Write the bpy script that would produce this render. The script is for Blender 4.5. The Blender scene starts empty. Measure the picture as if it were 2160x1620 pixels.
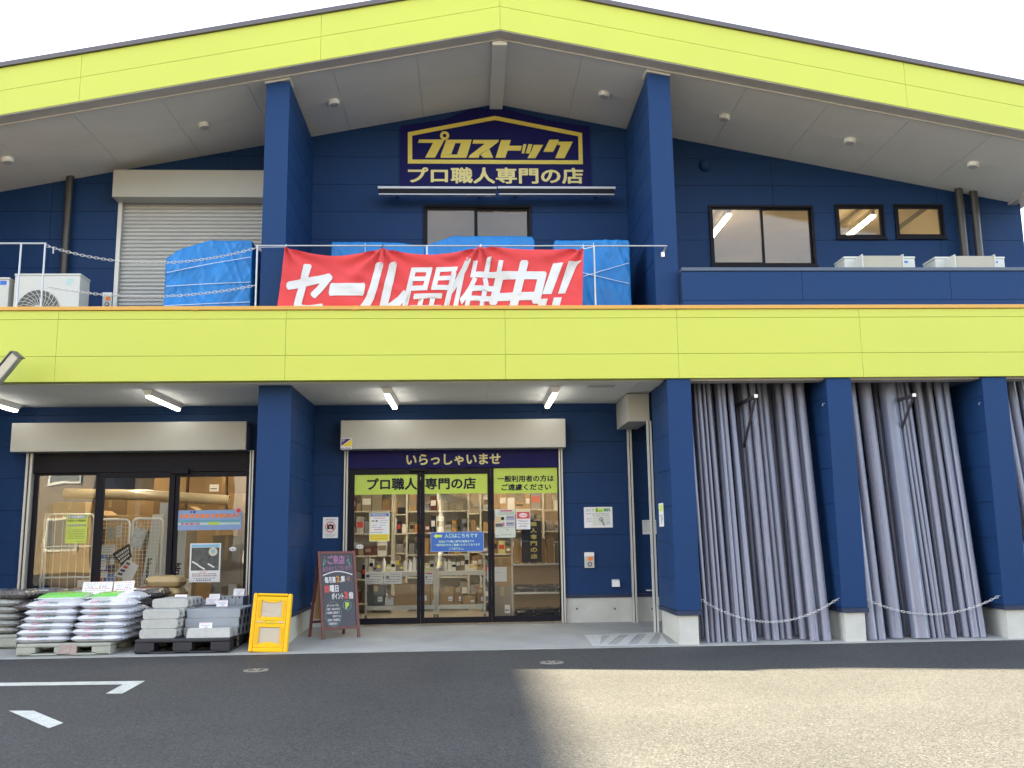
import bpy, bmesh, math, random
from mathutils import Vector, Matrix, noise
rnd = random.Random(7)
R = math.radians
SC = bpy.context.scene
COL = SC.collection

# ------------------------------------------------------------------ camera
FPX, YAW, PITCH, ROLL = 1950.0, R(2.614), R(9.403), R(-0.783)
CAM_D, CAM_H = 10.7, 1.2365
CAM = Vector((0.0, -CAM_D, CAM_H))
_f = Vector((math.sin(YAW)*math.cos(PITCH), math.cos(YAW)*math.cos(PITCH), math.sin(PITCH)))
_r0 = Vector((math.cos(YAW), -math.sin(YAW), 0)); _u0 = _r0.cross(_f)
_r = _r0*math.cos(ROLL) + _u0*math.sin(ROLL)
_u = _u0*math.cos(ROLL) - _r0*math.sin(ROLL)
cam = bpy.data.cameras.new("camera"); camo = bpy.data.objects.new("camera", cam); COL.objects.link(camo)
M = Matrix((( _r.x,_u.x,-_f.x,CAM.x),(_r.y,_u.y,-_f.y,CAM.y),(_r.z,_u.z,-_f.z,CAM.z),(0,0,0,1)))
camo.matrix_world = M
cam.sensor_width = 36.0; cam.lens = 36.0*FPX/2160.0; cam.clip_end = 2000.0; cam.clip_start = 0.05
SC.camera = camo

def ray(x, y): return _r*((x-1080)/FPX) - _u*((y-810)/FPX) + _f
def at(x, y, Y):
    """photo pixel -> point on the vertical plane at depth Y"""
    d = ray(x, y); return CAM + d*((Y-CAM.y)/d.y)
def gnd(x, y, a=0.0, b=0.0):
    """photo pixel -> point on the surface z = a + b*Y"""
    d = ray(x, y); t = (a + b*CAM.y - CAM.z)/(d.z - b*d.y); return CAM + d*t
def rect(x0, y0, x1, y1, Y):
    a = at(x0, y0, Y); b = at(x1, y1, Y); c = at(x0, y1, Y); d = at(x1, y0, Y)
    return ((a.x+c.x)/2, (b.x+d.x)/2, (b.z+c.z)/2, (a.z+d.z)/2)     # X0 X1 Z0 Z1

# ------------------------------------------------------------------ world, sun, exposure
SUNV = Vector((-2.3, 0.476, 1.0)).normalized()
SUN_EL = math.asin(SUNV.z)
w = bpy.data.worlds.new("World"); SC.world = w; w.use_nodes = True
nt = w.node_tree; nt.nodes.clear()
bg = nt.nodes.new("ShaderNodeBackground"); sky = nt.nodes.new("ShaderNodeTexSky"); wo = nt.nodes.new("ShaderNodeOutputWorld")
sky.sky_type = 'NISHITA'; sky.sun_disc = False; sky.sun_elevation = SUN_EL
sky.sun_rotation = math.atan2(SUNV.x, SUNV.y); sky.air_density = 1.0; sky.dust_density = 0.8; sky.ozone_density = 1.0
bg.inputs[1].default_value = 0.052
hsv = nt.nodes.new("ShaderNodeHueSaturation"); hsv.inputs["Saturation"].default_value = 0.55      # hazy, nearly white sky
nt.links.new(sky.outputs[0], hsv.inputs["Color"]); nt.links.new(hsv.outputs[0], bg.inputs[0]); nt.links.new(bg.outputs[0], wo.inputs[0])
sl = bpy.data.lights.new("sun", 'SUN'); sl.energy = 5.0; sl.angle = R(0.53); sl.color = (1.0, 0.885, 0.61)
so = bpy.data.objects.new("sun", sl); COL.objects.link(so); so.rotation_euler = SUNV.to_track_quat('Z', 'Y').to_euler(); so.location = (0, 0, 30)
SC.view_settings.view_transform = 'Standard'; SC.view_settings.look = 'None'
SC.view_settings.exposure = 4.0; SC.view_settings.gamma = 1.0; SC.view_settings.use_curve_mapping = False
SC.cycles.max_bounces = 8; SC.cycles.diffuse_bounces = 4; SC.cycles.glossy_bounces = 4; SC.cycles.transmission_bounces = 6
SC.cycles.transparent_max_bounces = 12; SC.cycles.sample_clamp_indirect = 6.0; SC.cycles.caustics_reflective = False; SC.cycles.caustics_refractive = False
SC.cycles.use_denoising = True

# ------------------------------------------------------------------ materials
MATS = {}
def mat(name, col, rough=0.5, metal=0.0, var=0.06, vscale=3.0, bump=0.0, bscale=200.0, spec=0.5, emit=None, es=0.0, fine=0.0, fscale=60.0, coat=0.0, alpha=1.0, trans=0.0):
    if name in MATS: return MATS[name]
    m = bpy.data.materials.new(name); m.use_nodes = True; n = m.node_tree; p = n.nodes["Principled BSDF"]; L = n.links
    p.inputs["Roughness"].default_value = rough; p.inputs["Metallic"].default_value = metal
    p.inputs["Specular IOR Level"].default_value = spec
    if coat: p.inputs["Coat Weight"].default_value = coat
    if trans: p.inputs["Transmission Weight"].default_value = trans
    tc = n.nodes.new("ShaderNodeTexCoord")
    c = (*col, 1.0)
    if var or fine:
        nz = n.nodes.new("ShaderNodeTexNoise"); nz.inputs["Scale"].default_value = vscale; nz.inputs["Detail"].default_value = 6
        L.new(tc.outputs["Object"], nz.inputs["Vector"])
        rm = n.nodes.new("ShaderNodeMapRange"); rm.inputs[1].default_value = 0.25; rm.inputs[2].default_value = 0.75
        rm.inputs[3].default_value = 1.0-var; rm.inputs[4].default_value = 1.0+var
        L.new(nz.outputs["Fac"], rm.inputs[0]); fac = rm.outputs[0]
        if fine:
            n2 = n.nodes.new("ShaderNodeTexNoise"); n2.inputs["Scale"].default_value = fscale; n2.inputs["Detail"].default_value = 3
            L.new(tc.outputs["Object"], n2.inputs["Vector"])
            r2 = n.nodes.new("ShaderNodeMapRange"); r2.inputs[1].default_value = 0.3; r2.inputs[2].default_value = 0.7
            r2.inputs[3].default_value = 1.0-fine; r2.inputs[4].default_value = 1.0+fine
            L.new(n2.outputs["Fac"], r2.inputs[0])
            mu = n.nodes.new("ShaderNodeMath"); mu.operation = 'MULTIPLY'; L.new(fac, mu.inputs[0]); L.new(r2.outputs[0], mu.inputs[1]); fac = mu.outputs[0]
        vm = n.nodes.new("ShaderNodeVectorMath"); vm.operation = 'SCALE'; vm.inputs[0].default_value = col
        L.new(fac, vm.inputs["Scale"]); L.new(vm.outputs[0], p.inputs["Base Color"])
        rr = n.nodes.new("ShaderNodeMapRange"); rr.inputs[1].default_value = 0.3; rr.inputs[2].default_value = 0.7
        rr.inputs[3].default_value = max(0.03, rough-0.06); rr.inputs[4].default_value = min(1, rough+0.06)
        L.new(nz.outputs["Fac"], rr.inputs[0]); L.new(rr.outputs[0], p.inputs["Roughness"])
    else:
        p.inputs["Base Color"].default_value = c
    if bump:
        bn = n.nodes.new("ShaderNodeTexNoise"); bn.inputs["Scale"].default_value = bscale; bn.inputs["Detail"].default_value = 4
        L.new(tc.outputs["Object"], bn.inputs["Vector"])
        bp = n.nodes.new("ShaderNodeBump"); bp.inputs["Strength"].default_value = bump; bp.inputs["Distance"].default_value = 0.01
        L.new(bn.outputs["Fac"], bp.inputs["Height"]); L.new(bp.outputs[0], p.inputs["Normal"])
    if emit:
        p.inputs["Emission Color"].default_value = (*emit, 1); p.inputs["Emission Strength"].default_value = es
    MATS[name] = m; return m

NAVY = mat("navy_panel", (0.012, 0.041, 0.124), 0.55, var=0.05, vscale=1.5, bump=0.05, bscale=120, spec=0.14)
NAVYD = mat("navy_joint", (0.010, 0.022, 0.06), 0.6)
YEL = mat("lime_panel", (0.485, 0.525, 0.080), 0.45, var=0.025, vscale=0.8, bump=0.04, bscale=150, spec=0.35)
YELD = mat("lime_joint", (0.485, 0.525, 0.080), 0.6)
TAN = mat("tan_cap", (0.56, 0.30, 0.050), 0.4, var=0.04)
SOFF = mat("grey_soffit", (0.78, 0.77, 0.71), 0.75, var=0.05, vscale=1.2, fine=0.04, fscale=90)
SOFFJ = mat("soffit_joint", (0.50, 0.49, 0.45), 0.8)
TRIM = mat("grey_trim", (0.50, 0.48, 0.45), 0.45)
ROOFM = mat("roof_edge", (0.10, 0.085, 0.095), 0.45)
BEIGE = mat("shutter_beige", (0.42, 0.425, 0.39), 0.42, var=0.03)
SLAT = mat("shutter_slat", (0.47, 0.48, 0.47), 0.42, var=0.03)
ALU = mat("aluminium", (0.55, 0.55, 0.52), 0.45, metal=0.35, var=0)
GALV = mat("galvanised", (0.42, 0.44, 0.47), 0.45, metal=0.3, var=0.04, vscale=5)
FRAME = mat("dark_frame", (0.010, 0.010, 0.016), 0.45, var=0.05, spec=0.12)
CONC = mat("concrete", (0.34, 0.34, 0.32), 0.85, var=0.16, vscale=2.0, bump=0.15, bscale=60, fine=0.06, fscale=120)
CONCW = mat("plinth_concrete", (0.50, 0.50, 0.46), 0.8, var=0.10, vscale=4.0, bump=0.1, bscale=80, fine=0.04)
WHITE = mat("white_paint", (0.78, 0.78, 0.76), 0.4, var=0.03)
PAPER = mat("white_paper", (0.80, 0.80, 0.80), 0.7, var=0.02)
BLACK = mat("black_ink", (0.012, 0.012, 0.014), 0.55, var=0, spec=0.2)
GREYINK = mat("grey_ink", (0.22, 0.22, 0.26), 0.6, var=0)
NAVYINK = mat("navy_ink", (0.008, 0.012, 0.03), 0.5, var=0, spec=0.15)
NAVYSIGN = mat("sign_navy", (0.008, 0.008, 0.085), 0.4, var=0.03, spec=0.10)
GOLD = mat("sign_yellow", (0.62, 0.52, 0.09), 0.4, var=0.04)
CREAM = mat("pale_yellow_lettering", (0.66, 0.60, 0.26), 0.45, var=0.02)
REDINK = mat("red_ink", (0.60, 0.05, 0.05), 0.55, var=0)
ORANGEINK = mat("orange_ink", (0.80, 0.22, 0.03), 0.55, var=0)
BLUEINK = mat("blue_ink", (0.03, 0.14, 0.55), 0.5, var=0)
CYANINK = mat("pale_blue_ink", (0.22, 0.50, 0.72), 0.5, var=0)
GREENINK = mat("green_ink", (0.08, 0.30, 0.12), 0.55, var=0)
YELINK = mat("yellow_ink", (0.80, 0.66, 0.04), 0.5, var=0)
LIMEINK = mat("lime_ink", (0.62, 0.82, 0.10), 0.5, var=0)
PURPLE = mat("purple_ink", (0.05, 0.02, 0.22), 0.5, var=0)
LIMEFILM = mat("lime_film", (0.46, 0.62, 0.075), 0.35, var=0.04)
BANNER = mat("red_cloth", (0.58, 0.045, 0.048), 0.75, var=0.05, vscale=2, bump=0.04, bscale=300)
BANNERW = mat("white_cloth_print", (0.57, 0.58, 0.58), 0.7, var=0.04)
TARP = mat("blue_tarp", (0.009, 0.175, 0.49), 0.42, var=0.10, vscale=4.5, bump=0.28, bscale=9, spec=0.35)
ROPE = mat("white_rope", (0.62, 0.68, 0.75), 0.7)
CHAIN = mat("white_chain", (0.55, 0.55, 0.55), 0.45, metal=0.2)
ACW = mat("appliance_white", (0.52, 0.535, 0.50), 0.4, var=0.03)
ACD = mat("appliance_dark", (0.10, 0.10, 0.095), 0.6)
ACG = mat("appliance_beige", (0.36, 0.34, 0.27), 0.5)
PIPEM = mat("grey_pvc", (0.175, 0.19, 0.262), 0.27, var=0, spec=0.6)
PIPEM2 = mat("grey_pvc_dusty", (0.20, 0.21, 0.275), 0.36, var=0)
PIPEIN = mat("pipe_bore", (0.04, 0.04, 0.05), 0.7)
PIPEPRINT = mat("pipe_print", (0.11, 0.13, 0.23), 0.5, var=0)
DOWNP = mat("dark_downpipe", (0.045, 0.042, 0.040), 0.4)
WOOD = mat("mahogany_wood", (0.115, 0.028, 0.026), 0.42, var=0.18, vscale=9)
CHALK = mat("chalkboard", (0.075, 0.078, 0.092), 0.8, var=0.12, vscale=5)
CHW = mat("chalk_white", (0.72, 0.72, 0.74), 0.9, var=0.1, vscale=40)
CHP = mat("chalk_pink", (0.36, 0.17, 0.31), 0.9, var=0.1, vscale=40)
CHR = mat("chalk_red", (0.55, 0.09, 0.09), 0.9, var=0.1, vscale=40)
CHO = mat("chalk_orange", (0.50, 0.24, 0.06), 0.9, var=0.1, vscale=40)
CHG = mat("chalk_green", (0.42, 0.55, 0.10), 0.9, var=0.1, vscale=40)
CHB = mat("chalk_blue", (0.18, 0.38, 0.36), 0.9, var=0.1, vscale=40)
CRATE = mat("yellow_plastic", (0.80, 0.455, 0.006), 0.42, var=0.04, spec=0.25)
CRATEW = mat("milky_panel", (0.47, 0.40, 0.30), 0.3, var=0.05)
PALG = mat("grey_pallet_plastic", (0.33, 0.34, 0.29), 0.6, var=0.14, vscale=7)
PALB = mat("black_pallet_plastic", (0.018, 0.018, 0.024), 0.45, var=0.1, vscale=7)
BAGW = mat("white_sack_film", (0.64, 0.65, 0.70), 0.38, var=0.05, vscale=12, bump=0.25, bscale=22, coat=0.2)
BAGG = mat("clear_gravel_sack", (0.15, 0.135, 0.13), 0.28, var=0.45, vscale=40, bump=0.4, bscale=45, fine=0.25, fscale=140, coat=0.4)
BAGP = mat("pale_gravel_sack", (0.36, 0.36, 0.33), 0.3, var=0.2, vscale=30, bump=0.3, bscale=40, coat=0.3)
BAGK = mat("kraft_sack", (0.46, 0.34, 0.17), 0.6, var=0.06, vscale=6, bump=0.1, bscale=40)
BAGGREEN = mat("green_print", (0.19, 0.60, 0.11), 0.4, var=0.05)
BLOCK = mat("pale_concrete_block", (0.42, 0.42, 0.395), 0.85, var=0.10, vscale=12, bump=0.2, bscale=120, fine=0.08, fscale=150)
BLOCKG = mat("grey_concrete_block", (0.30, 0.325, 0.355), 0.85, var=0.06, vscale=10, bump=0.2, bscale=150, fine=0.08, fscale=200)
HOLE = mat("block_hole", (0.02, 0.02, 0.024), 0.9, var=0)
CARD = mat("cardboard", (0.40, 0.25, 0.11), 0.75, var=0.10, vscale=3)
CARD2 = mat("cardboard_dark", (0.27, 0.165, 0.075), 0.75, var=0.10, vscale=3)
CARD3 = mat("cardboard_grey", (0.28, 0.24, 0.18), 0.75, var=0.10, vscale=3)
TAPE = mat("packing_tape", (0.45, 0.32, 0.16), 0.35)
INWALL = mat("shop_wall", (0.40, 0.33, 0.24), 0.8)
UPWALL = mat("room_wall", (0.55, 0.47, 0.36), 0.8)
INFLOOR = mat("shop_floor", (0.36, 0.33, 0.28), 0.35, var=0.08)
SHELFM = mat("white_shelf_steel", (0.62, 0.60, 0.53), 0.4)
CAGE = mat("cage_tube", (0.80, 0.81, 0.80), 0.35, var=0.03)
LED = mat("led_tube", (0.9, 0.9, 0.9), 0.4, var=0, emit=(1.0, 0.97, 0.93), es=1.05)
LEDIN = mat("ceiling_tube", (0.9, 0.9, 0.9), 0.4, var=0, emit=(1.0, 0.86, 0.62), es=2.6)
LEDUP = mat("upstairs_tube", (0.9, 0.9, 0.9), 0.4, var=0, emit=(1.0, 0.80, 0.46), es=3.0)
STEEL = mat("manhole_steel", (0.30, 0.28, 0.235), 0.55, var=0.15, vscale=20, bump=0.3, bscale=90)
ROADW = mat("road_paint", (0.53, 0.54, 0.50), 0.8, var=0.16, vscale=9, bump=0.4, bscale=90, fine=0.22, fscale=110)
SLABW = mat("slab_paint", (0.47, 0.48, 0.455), 0.75, var=0.10, vscale=8, fine=0.08, fscale=120)
LENS = mat("lamp_lens", (0.50, 0.50, 0.47), 0.3)

def glass(name, tint=(1, 1, 1), boost=1.0, rough=0.0, diff=0.0):
    m = bpy.data.materials.new(name); m.use_nodes = True; n = m.node_tree; n.nodes.clear(); L = n.links
    o = n.nodes.new("ShaderNodeOutputMaterial"); mx = n.nodes.new("ShaderNodeMixShader")
    tr = n.nodes.new("ShaderNodeBsdfTransparent"); tr.inputs[0].default_value = (*tint, 1)
    gl = n.nodes.new("ShaderNodeBsdfGlossy"); gl.inputs["Roughness"].default_value = rough
    fr = n.nodes.new("ShaderNodeFresnel"); fr.inputs[0].default_value = 1.5
    ml = n.nodes.new("ShaderNodeMath"); ml.operation = 'MULTIPLY'; ml.inputs[1].default_value = boost; ml.use_clamp = True
    # faint waviness of float glass
    tc = n.nodes.new("ShaderNodeTexCoord"); nz = n.nodes.new("ShaderNodeTexNoise"); nz.inputs["Scale"].default_value = 1.6; nz.inputs["Detail"].default_value = 1
    bp = n.nodes.new("ShaderNodeBump"); bp.inputs["Strength"].default_value = 0.07; bp.inputs["Distance"].default_value = 0.02
    L.new(tc.outputs["Object"], nz.inputs["Vector"]); L.new(nz.outputs["Fac"], bp.inputs["Height"]); L.new(bp.outputs[0], gl.inputs["Normal"])
    L.new(fr.outputs[0], ml.inputs[0]); L.new(ml.outputs[0], mx.inputs[0])
    if rough > 0.05:
        rf = n.nodes.new("ShaderNodeBsdfRefraction"); rf.inputs["Color"].default_value = (*tint, 1); rf.inputs["Roughness"].default_value = 0.11; rf.inputs["IOR"].default_value = 1.01
        dt = n.nodes.new("ShaderNodeBsdfTranslucent"); dt.inputs[0].default_value = (*tint, 1)
        m2 = n.nodes.new("ShaderNodeMixShader"); m2.inputs[0].default_value = diff
        L.new(rf.outputs[0], m2.inputs[1]); L.new(dt.outputs[0], m2.inputs[2]); L.new(m2.outputs[0], mx.inputs[1]); gl.inputs["Roughness"].default_value = 0.06
    else:
        L.new(tr.outputs[0], mx.inputs[1])
    L.new(gl.outputs[0], mx.inputs[2]); L.new(mx.outputs[0], o.inputs[0]); MATS[name] = m; return m
GLASS = glass("shop_glass", (0.90, 0.92, 0.90), 1.75)
FROST = glass("frosted_glass", (0.78, 0.75, 0.70), 2.2, rough=0.1, diff=0.18)
GFILM = glass("lamp_glass", (0.9, 0.9, 0.9), 1.5)

def asphalt():
    m = bpy.data.materials.new("asphalt"); m.use_nodes = True; n = m.node_tree; p = n.nodes["Principled BSDF"]; L = n.links
    tc = n.nodes.new("ShaderNodeTexCoord")
    def tex(kind, **kw):
        t = n.nodes.new(kind); L.new(tc.outputs["Object"], t.inputs["Vector"])
        for k, v in kw.items(): t.inputs[k].default_value = v
        return t
    big = tex("ShaderNodeTexNoise", Scale=0.7, Detail=5); mid = tex("ShaderNodeTexNoise", Scale=14.0, Detail=6)
    st = tex("ShaderNodeTexVoronoi", Scale=120.0); st2 = tex("ShaderNodeTexNoise", Scale=75.0, Detail=4)
    rmp = n.nodes.new("ShaderNodeValToRGB"); e = rmp.color_ramp.elements
    e[0].position = 0.30; e[0].color = (0.022, 0.022, 0.024, 1); e[1].position = 0.72; e[1].color = (0.080, 0.078, 0.076, 1)
    L.new(st2.outputs["Fac"], rmp.inputs[0])
    # every stone its own grey
    sep = n.nodes.new("ShaderNodeSeparateColor"); L.new(st.outputs["Color"], sep.inputs[0])
    mr = n.nodes.new("ShaderNodeMapRange"); mr.inputs[1].default_value = 0; mr.inputs[2].default_value = 1; mr.inputs[3].default_value = 0.62; mr.inputs[4].default_value = 1.45
    L.new(sep.outputs[0], mr.inputs[0])
    mr2 = n.nodes.new("ShaderNodeMapRange"); mr2.inputs[1].default_value = 0.3; mr2.inputs[2].default_value = 0.7; mr2.inputs[3].default_value = 0.84; mr2.inputs[4].default_value = 1.16
    L.new(big.outputs["Fac"], mr2.inputs[0])
    mr3 = n.nodes.new("ShaderNodeMapRange"); mr3.inputs[1].default_value = 0.3; mr3.inputs[2].default_value = 0.7; mr3.inputs[3].default_value = 0.94; mr3.inputs[4].default_value = 1.06
    L.new(mid.outputs["Fac"], mr3.inputs[0])
    a = n.nodes.new("ShaderNodeMath"); a.operation = 'MULTIPLY'; L.new(mr.outputs[0], a.inputs[0]); L.new(mr2.outputs[0], a.inputs[1])
    b = n.nodes.new("ShaderNodeMath"); b.operation = 'MULTIPLY'; L.new(a.outputs[0], b.inputs[0]); L.new(mr3.outputs[0], b.inputs[1])
    vm = n.nodes.new("ShaderNodeVectorMath"); vm.operation = 'SCALE'; L.new(rmp.outputs[0], vm.inputs[0]); L.new(b.outputs[0], vm.inputs["Scale"])
    # a few pale specks
    sp = tex("ShaderNodeTexVoronoi", Scale=26.0); sc2 = n.nodes.new("ShaderNodeSeparateColor"); L.new(sp.outputs["Color"], sc2.inputs[0])
    th = n.nodes.new("ShaderNodeMath"); th.operation = 'GREATER_THAN'; th.inputs[1].default_value = 0.93; L.new(sc2.outputs[1], th.inputs[0])
    ds = n.nodes.new("ShaderNodeMath"); ds.operation = 'LESS_THAN'; ds.inputs[1].default_value = 0.14; L.new(sp.outputs["Distance"], ds.inputs[0])
    an = n.nodes.new("ShaderNodeMath"); an.operation = 'MULTIPLY'; L.new(th.outputs[0], an.inputs[0]); L.new(ds.outputs[0], an.inputs[1])
    mx = n.nodes.new("ShaderNodeMix"); mx.data_type = 'RGBA'; L.new(an.outputs[0], mx.inputs[0]); L.new(vm.outputs[0], mx.inputs[6]); mx.inputs[7].default_value = (0.20, 0.195, 0.18, 1)
    L.new(mx.outputs[2], p.inputs["Base Color"]); p.inputs["Roughness"].default_value = 0.78; p.inputs["Specular IOR Level"].default_value = 0.35
    bp = n.nodes.new("ShaderNodeBump"); bp.inputs["Strength"].default_value = 0.40; bp.inputs["Distance"].default_value = 0.006
    L.new(st2.outputs["Fac"], bp.inputs["Height"]); L.new(bp.outputs[0], p.inputs["Normal"])
    return m
ASPH = asphalt()

# ------------------------------------------------------------------ mesh builder
_tcache = {}
def glyphs(body, bold=0.0, shear=0.0, space=1.0):
    key = (body, bold, shear, space)
    if key not in _tcache:
        c = bpy.data.curves.new("lettering", 'FONT'); c.body = body; c.offset = bold; c.shear = shear; c.fill_mode = 'FRONT'; c.resolution_u = 3
        c.align_x = 'CENTER' if "\n" in body else 'LEFT'; c.space_character = space
        o = bpy.data.objects.new("lettering", c)
        me = bpy.data.meshes.new_from_object(o)
        vs = [(v.co.x, v.co.y) for v in me.vertices]; fs = [tuple(p.vertices) for p in me.polygons]
        bpy.data.objects.remove(o); bpy.data.curves.remove(c); bpy.data.meshes.remove(me)
        x0 = min(v[0] for v in vs); x1 = max(v[0] for v in vs); y0 = min(v[1] for v in vs); y1 = max(v[1] for v in vs)
        _tcache[key] = ([((a-x0)/(x1-x0), (b-y0)/max(1e-6, y1-y0)) for a, b in vs], fs, x1-x0, y1-y0)
    return _tcache[key]
def strikes(body, bold, shear, space):
    """heavier weights by striking the glyph outline several times, each a hair in front of the last"""
    vs, fs, w, h = glyphs(body, 0.0, shear, space); out = [(vs, fs)]
    if bold > 0:
        n = 8 if bold >= .03 else 4
        for k in range(n):
            du, dv = bold*math.cos(2*math.pi*(k+.5)/n)/w, bold*math.sin(2*math.pi*(k+.5)/n)/h
            out.append(([((u+du)/(1+0*w), v+dv) for u, v in vs], fs))
        mx, my = bold/w, bold/h
        out = [([((u+mx)/(1+2*mx), (v+my)/(1+2*my)) for u, v in a], f) for a, f in out]
    return out

class MB:
    def __init__(s): s.v = []; s.f = []; s.m = []; s.mats = []; s.smooth = []
    def mi(s, m):
        if m not in s.mats: s.mats.append(m)
        return s.mats.index(m)
    def add(s, vs, fs, m, smooth=False):
        b = len(s.v); s.v += [Vector(v) for v in vs]; k = s.mi(m)
        for f in fs: s.f.append([b+i for i in f]); s.m.append(k); s.smooth.append(smooth)
    def box(s, x0, x1, y0, y1, z0, z1, m):
        v = [(x0,y0,z0),(x1,y0,z0),(x1,y1,z0),(x0,y1,z0),(x0,y0,z1),(x1,y0,z1),(x1,y1,z1),(x0,y1,z1)]
        s.add(v, [(0,3,2,1),(4,5,6,7),(0,1,5,4),(1,2,6,5),(2,3,7,6),(3,0,4,7)], m)
    def obox(s, c, ax, ay, az, hx, hy, hz, m):
        c = Vector(c); v = []
        for k in (-1, 1):
            for i, j in ((-1,-1),(1,-1),(1,1),(-1,1)): v.append(c + Vector(ax)*hx*i + Vector(ay)*hy*j + Vector(az)*hz*k)
        s.add(v, [(0,3,2,1),(4,5,6,7),(0,1,5,4),(1,2,6,5),(2,3,7,6),(3,0,4,7)], m)
    def quad(s, a, b, c, d, m): s.add([a, b, c, d], [(0,1,2,3)], m)
    def prism(s, pts, y0, y1, m):
        """pts: XZ outline, counter-clockwise seen from the front (-Y)"""
        n = len(pts); v = [(x, y0, z) for x, z in pts] + [(x, y1, z) for x, z in pts]
        f = [tuple(range(n)), tuple(range(2*n-1, n-1, -1))] + [((i+1) % n, i, n+i, n+(i+1) % n) for i in range(n)]
        s.add(v, f, m)
    def zprism(s, pts, z0, z1, m):
        n = len(pts); v = [(x, y, z1) for x, y in pts] + [(x, y, z0) for x, y in pts]
        s.add(v, [tuple(range(n)), tuple(range(2*n-1, n-1, -1))] + [((i+1) % n, i, n+i, n+(i+1) % n) for i in range(n)], m)
    def tube(s, pts, r, m, seg=8, cap=True, closed=False, smooth=True):
        pts = [Vector(p) for p in pts]; n = len(pts); vs = []; fs = []
        prev = None
        for i, p in enumerate(pts):
            if closed: d = pts[(i+1) % n]-pts[i-1]
            else: d = pts[min(i+1, n-1)]-pts[max(i-1, 0)]
            d.normalize()
            if prev is None: a = d.orthogonal().normalized()
            else: a = (prev - d*prev.dot(d)).normalized()
            prev = a; b = d.cross(a); rr = r[i] if isinstance(r, (list, tuple)) else r
            for k in range(seg):
                t = 2*math.pi*k/seg; vs.append(p + (a*math.cos(t)+b*math.sin(t))*rr)
        rng = range(n) if closed else range(n-1)
        for i in rng:
            for k in range(seg):
                fs.append((i*seg+k, i*seg+(k+1) % seg, ((i+1) % n)*seg+(k+1) % seg, ((i+1) % n)*seg+k))
        s.add(vs, fs, m, smooth)
        if cap and not closed:
            s.add(vs[:seg], [tuple(reversed(range(seg)))], m); s.add(vs[-seg:], [tuple(range(seg))], m)
    def cyl(s, a, b, r, m, seg=20, smooth=True): s.tube([a, b], r, m, seg, True, False, smooth)
    def disc(s, c, n, r, m, seg=20, ru=None):
        n = Vector(n).normalized(); a = n.orthogonal().normalized()
        if abs(n.y) > 0.9: a = Vector((1,0,0))
        b = n.cross(a); ru = ru or r
        s.add([Vector(c)+a*r*math.cos(2*math.pi*k/seg)+b*ru*math.sin(2*math.pi*k/seg) for k in range(seg)], [tuple(range(seg))], m)
    def ring(s, c, n, r0, r1, m, seg=28):
        n = Vector(n).normalized(); a = Vector((1,0,0)) if abs(n.y) > 0.9 else n.orthogonal().normalized(); b = n.cross(a); vs = []
        for r in (r0, r1):
            for k in range(seg): vs.append(Vector(c)+a*r*math.cos(2*math.pi*k/seg)+b*r*math.sin(2*math.pi*k/seg))
        s.add(vs, [(k, (k+1) % seg, seg+(k+1) % seg, seg+k) for k in range(seg)], m)
    def text(s, body, fn, m, bold=0.0, shear=0.0, space=1.0):
        for k, (vs, fs) in enumerate(strikes(body, bold, shear, space)):
            s.add([Vector(fn(u, v))+Vector((0, -.00012*k, 0)) for u, v in vs], fs, m)
    def ftext(s, body, x0, x1, z0, z1, y, m, bold=0.0, shear=0.0, space=1.0):
        s.text(body, lambda u, v: (x0+(x1-x0)*u, y, z0+(z1-z0)*v), m, bold, shear, space)
    def shift(s, d):
        for v in s.v: v += d
    def build(s, name, parent=None, bevel=0.0, origin=None, seg=2, link=True):
        if parent is not None:
            o0 = Vector((0,0,0)); p = parent
            while p is not None: o0 += p.location; p = p.parent
        elif origin is not None: o0 = Vector(origin)
        else:
            xs = [v.x for v in s.v]; ys = [v.y for v in s.v]; zs = [v.z for v in s.v]
            o0 = Vector(((min(xs)+max(xs))/2, (min(ys)+max(ys))/2, min(zs)))
        me = bpy.data.meshes.new(name); me.from_pydata([v-o0 for v in s.v], [], s.f); me.update()
        for m in s.mats: me.materials.append(m)
        me.polygons.foreach_set("material_index", s.m); me.polygons.foreach_set("use_smooth", s.smooth)
        o = bpy.data.objects.new(name, me)
        if link: COL.objects.link(o)
        if parent is not None: o.parent = parent
        else: o.location = o0
        if bevel:
            b = o.modifiers.new("edge", 'BEVEL'); b.width = bevel; b.segments = seg; b.limit_method = 'ANGLE'; b.angle_limit = R(40)
        return o

def tag(o, label, cat, group=None):
    o["label"] = label; o["category"] = cat
    if group: o["group"] = group
    return o
def struct(o): o["kind"] = "structure"; return o
def thing(name, label, cat, loc, group=None):
    o = bpy.data.objects.new(name, None); COL.objects.link(o); o.location = loc; o.empty_display_size = 0.1
    return tag(o, label, cat, group)
def dup(o, loc, rotz=0.0, label=None, group=None, rot=None):
    r = o.copy(); COL.objects.link(r); r.location = loc; r.rotation_euler = rot or (0, 0, rotz)
    if label: r["label"] = label
    if group: r["group"] = group
    for c in list(o.children):
        k = c.copy(); COL.objects.link(k); k.parent = r
        for g in list(c.children):
            h = g.copy(); COL.objects.link(h); h.parent = k
    return r

# ------------------------------------------------------------------ main dimensions
YW = 2.05                     # recessed front walls
FB, FT, CT = 3.067, 3.908, 3.955   # canopy fascia bottom, top, top of its tan cap
XL, XE, XR = -7.0, 7.98, 8.16      # left end, right eave, right end of the building
RX, RZ, RS = 0.401, 7.517, 0.1965  # ridge of the gable (underside at the front) and slope
def roofz(x): return RZ - RS*abs(x-RX)
SLOPE = 0.045
def fz(y): return max(0.0, SLOPE*y) if y < YW else SLOPE*YW
FLOOR = SLOPE*YW

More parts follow.
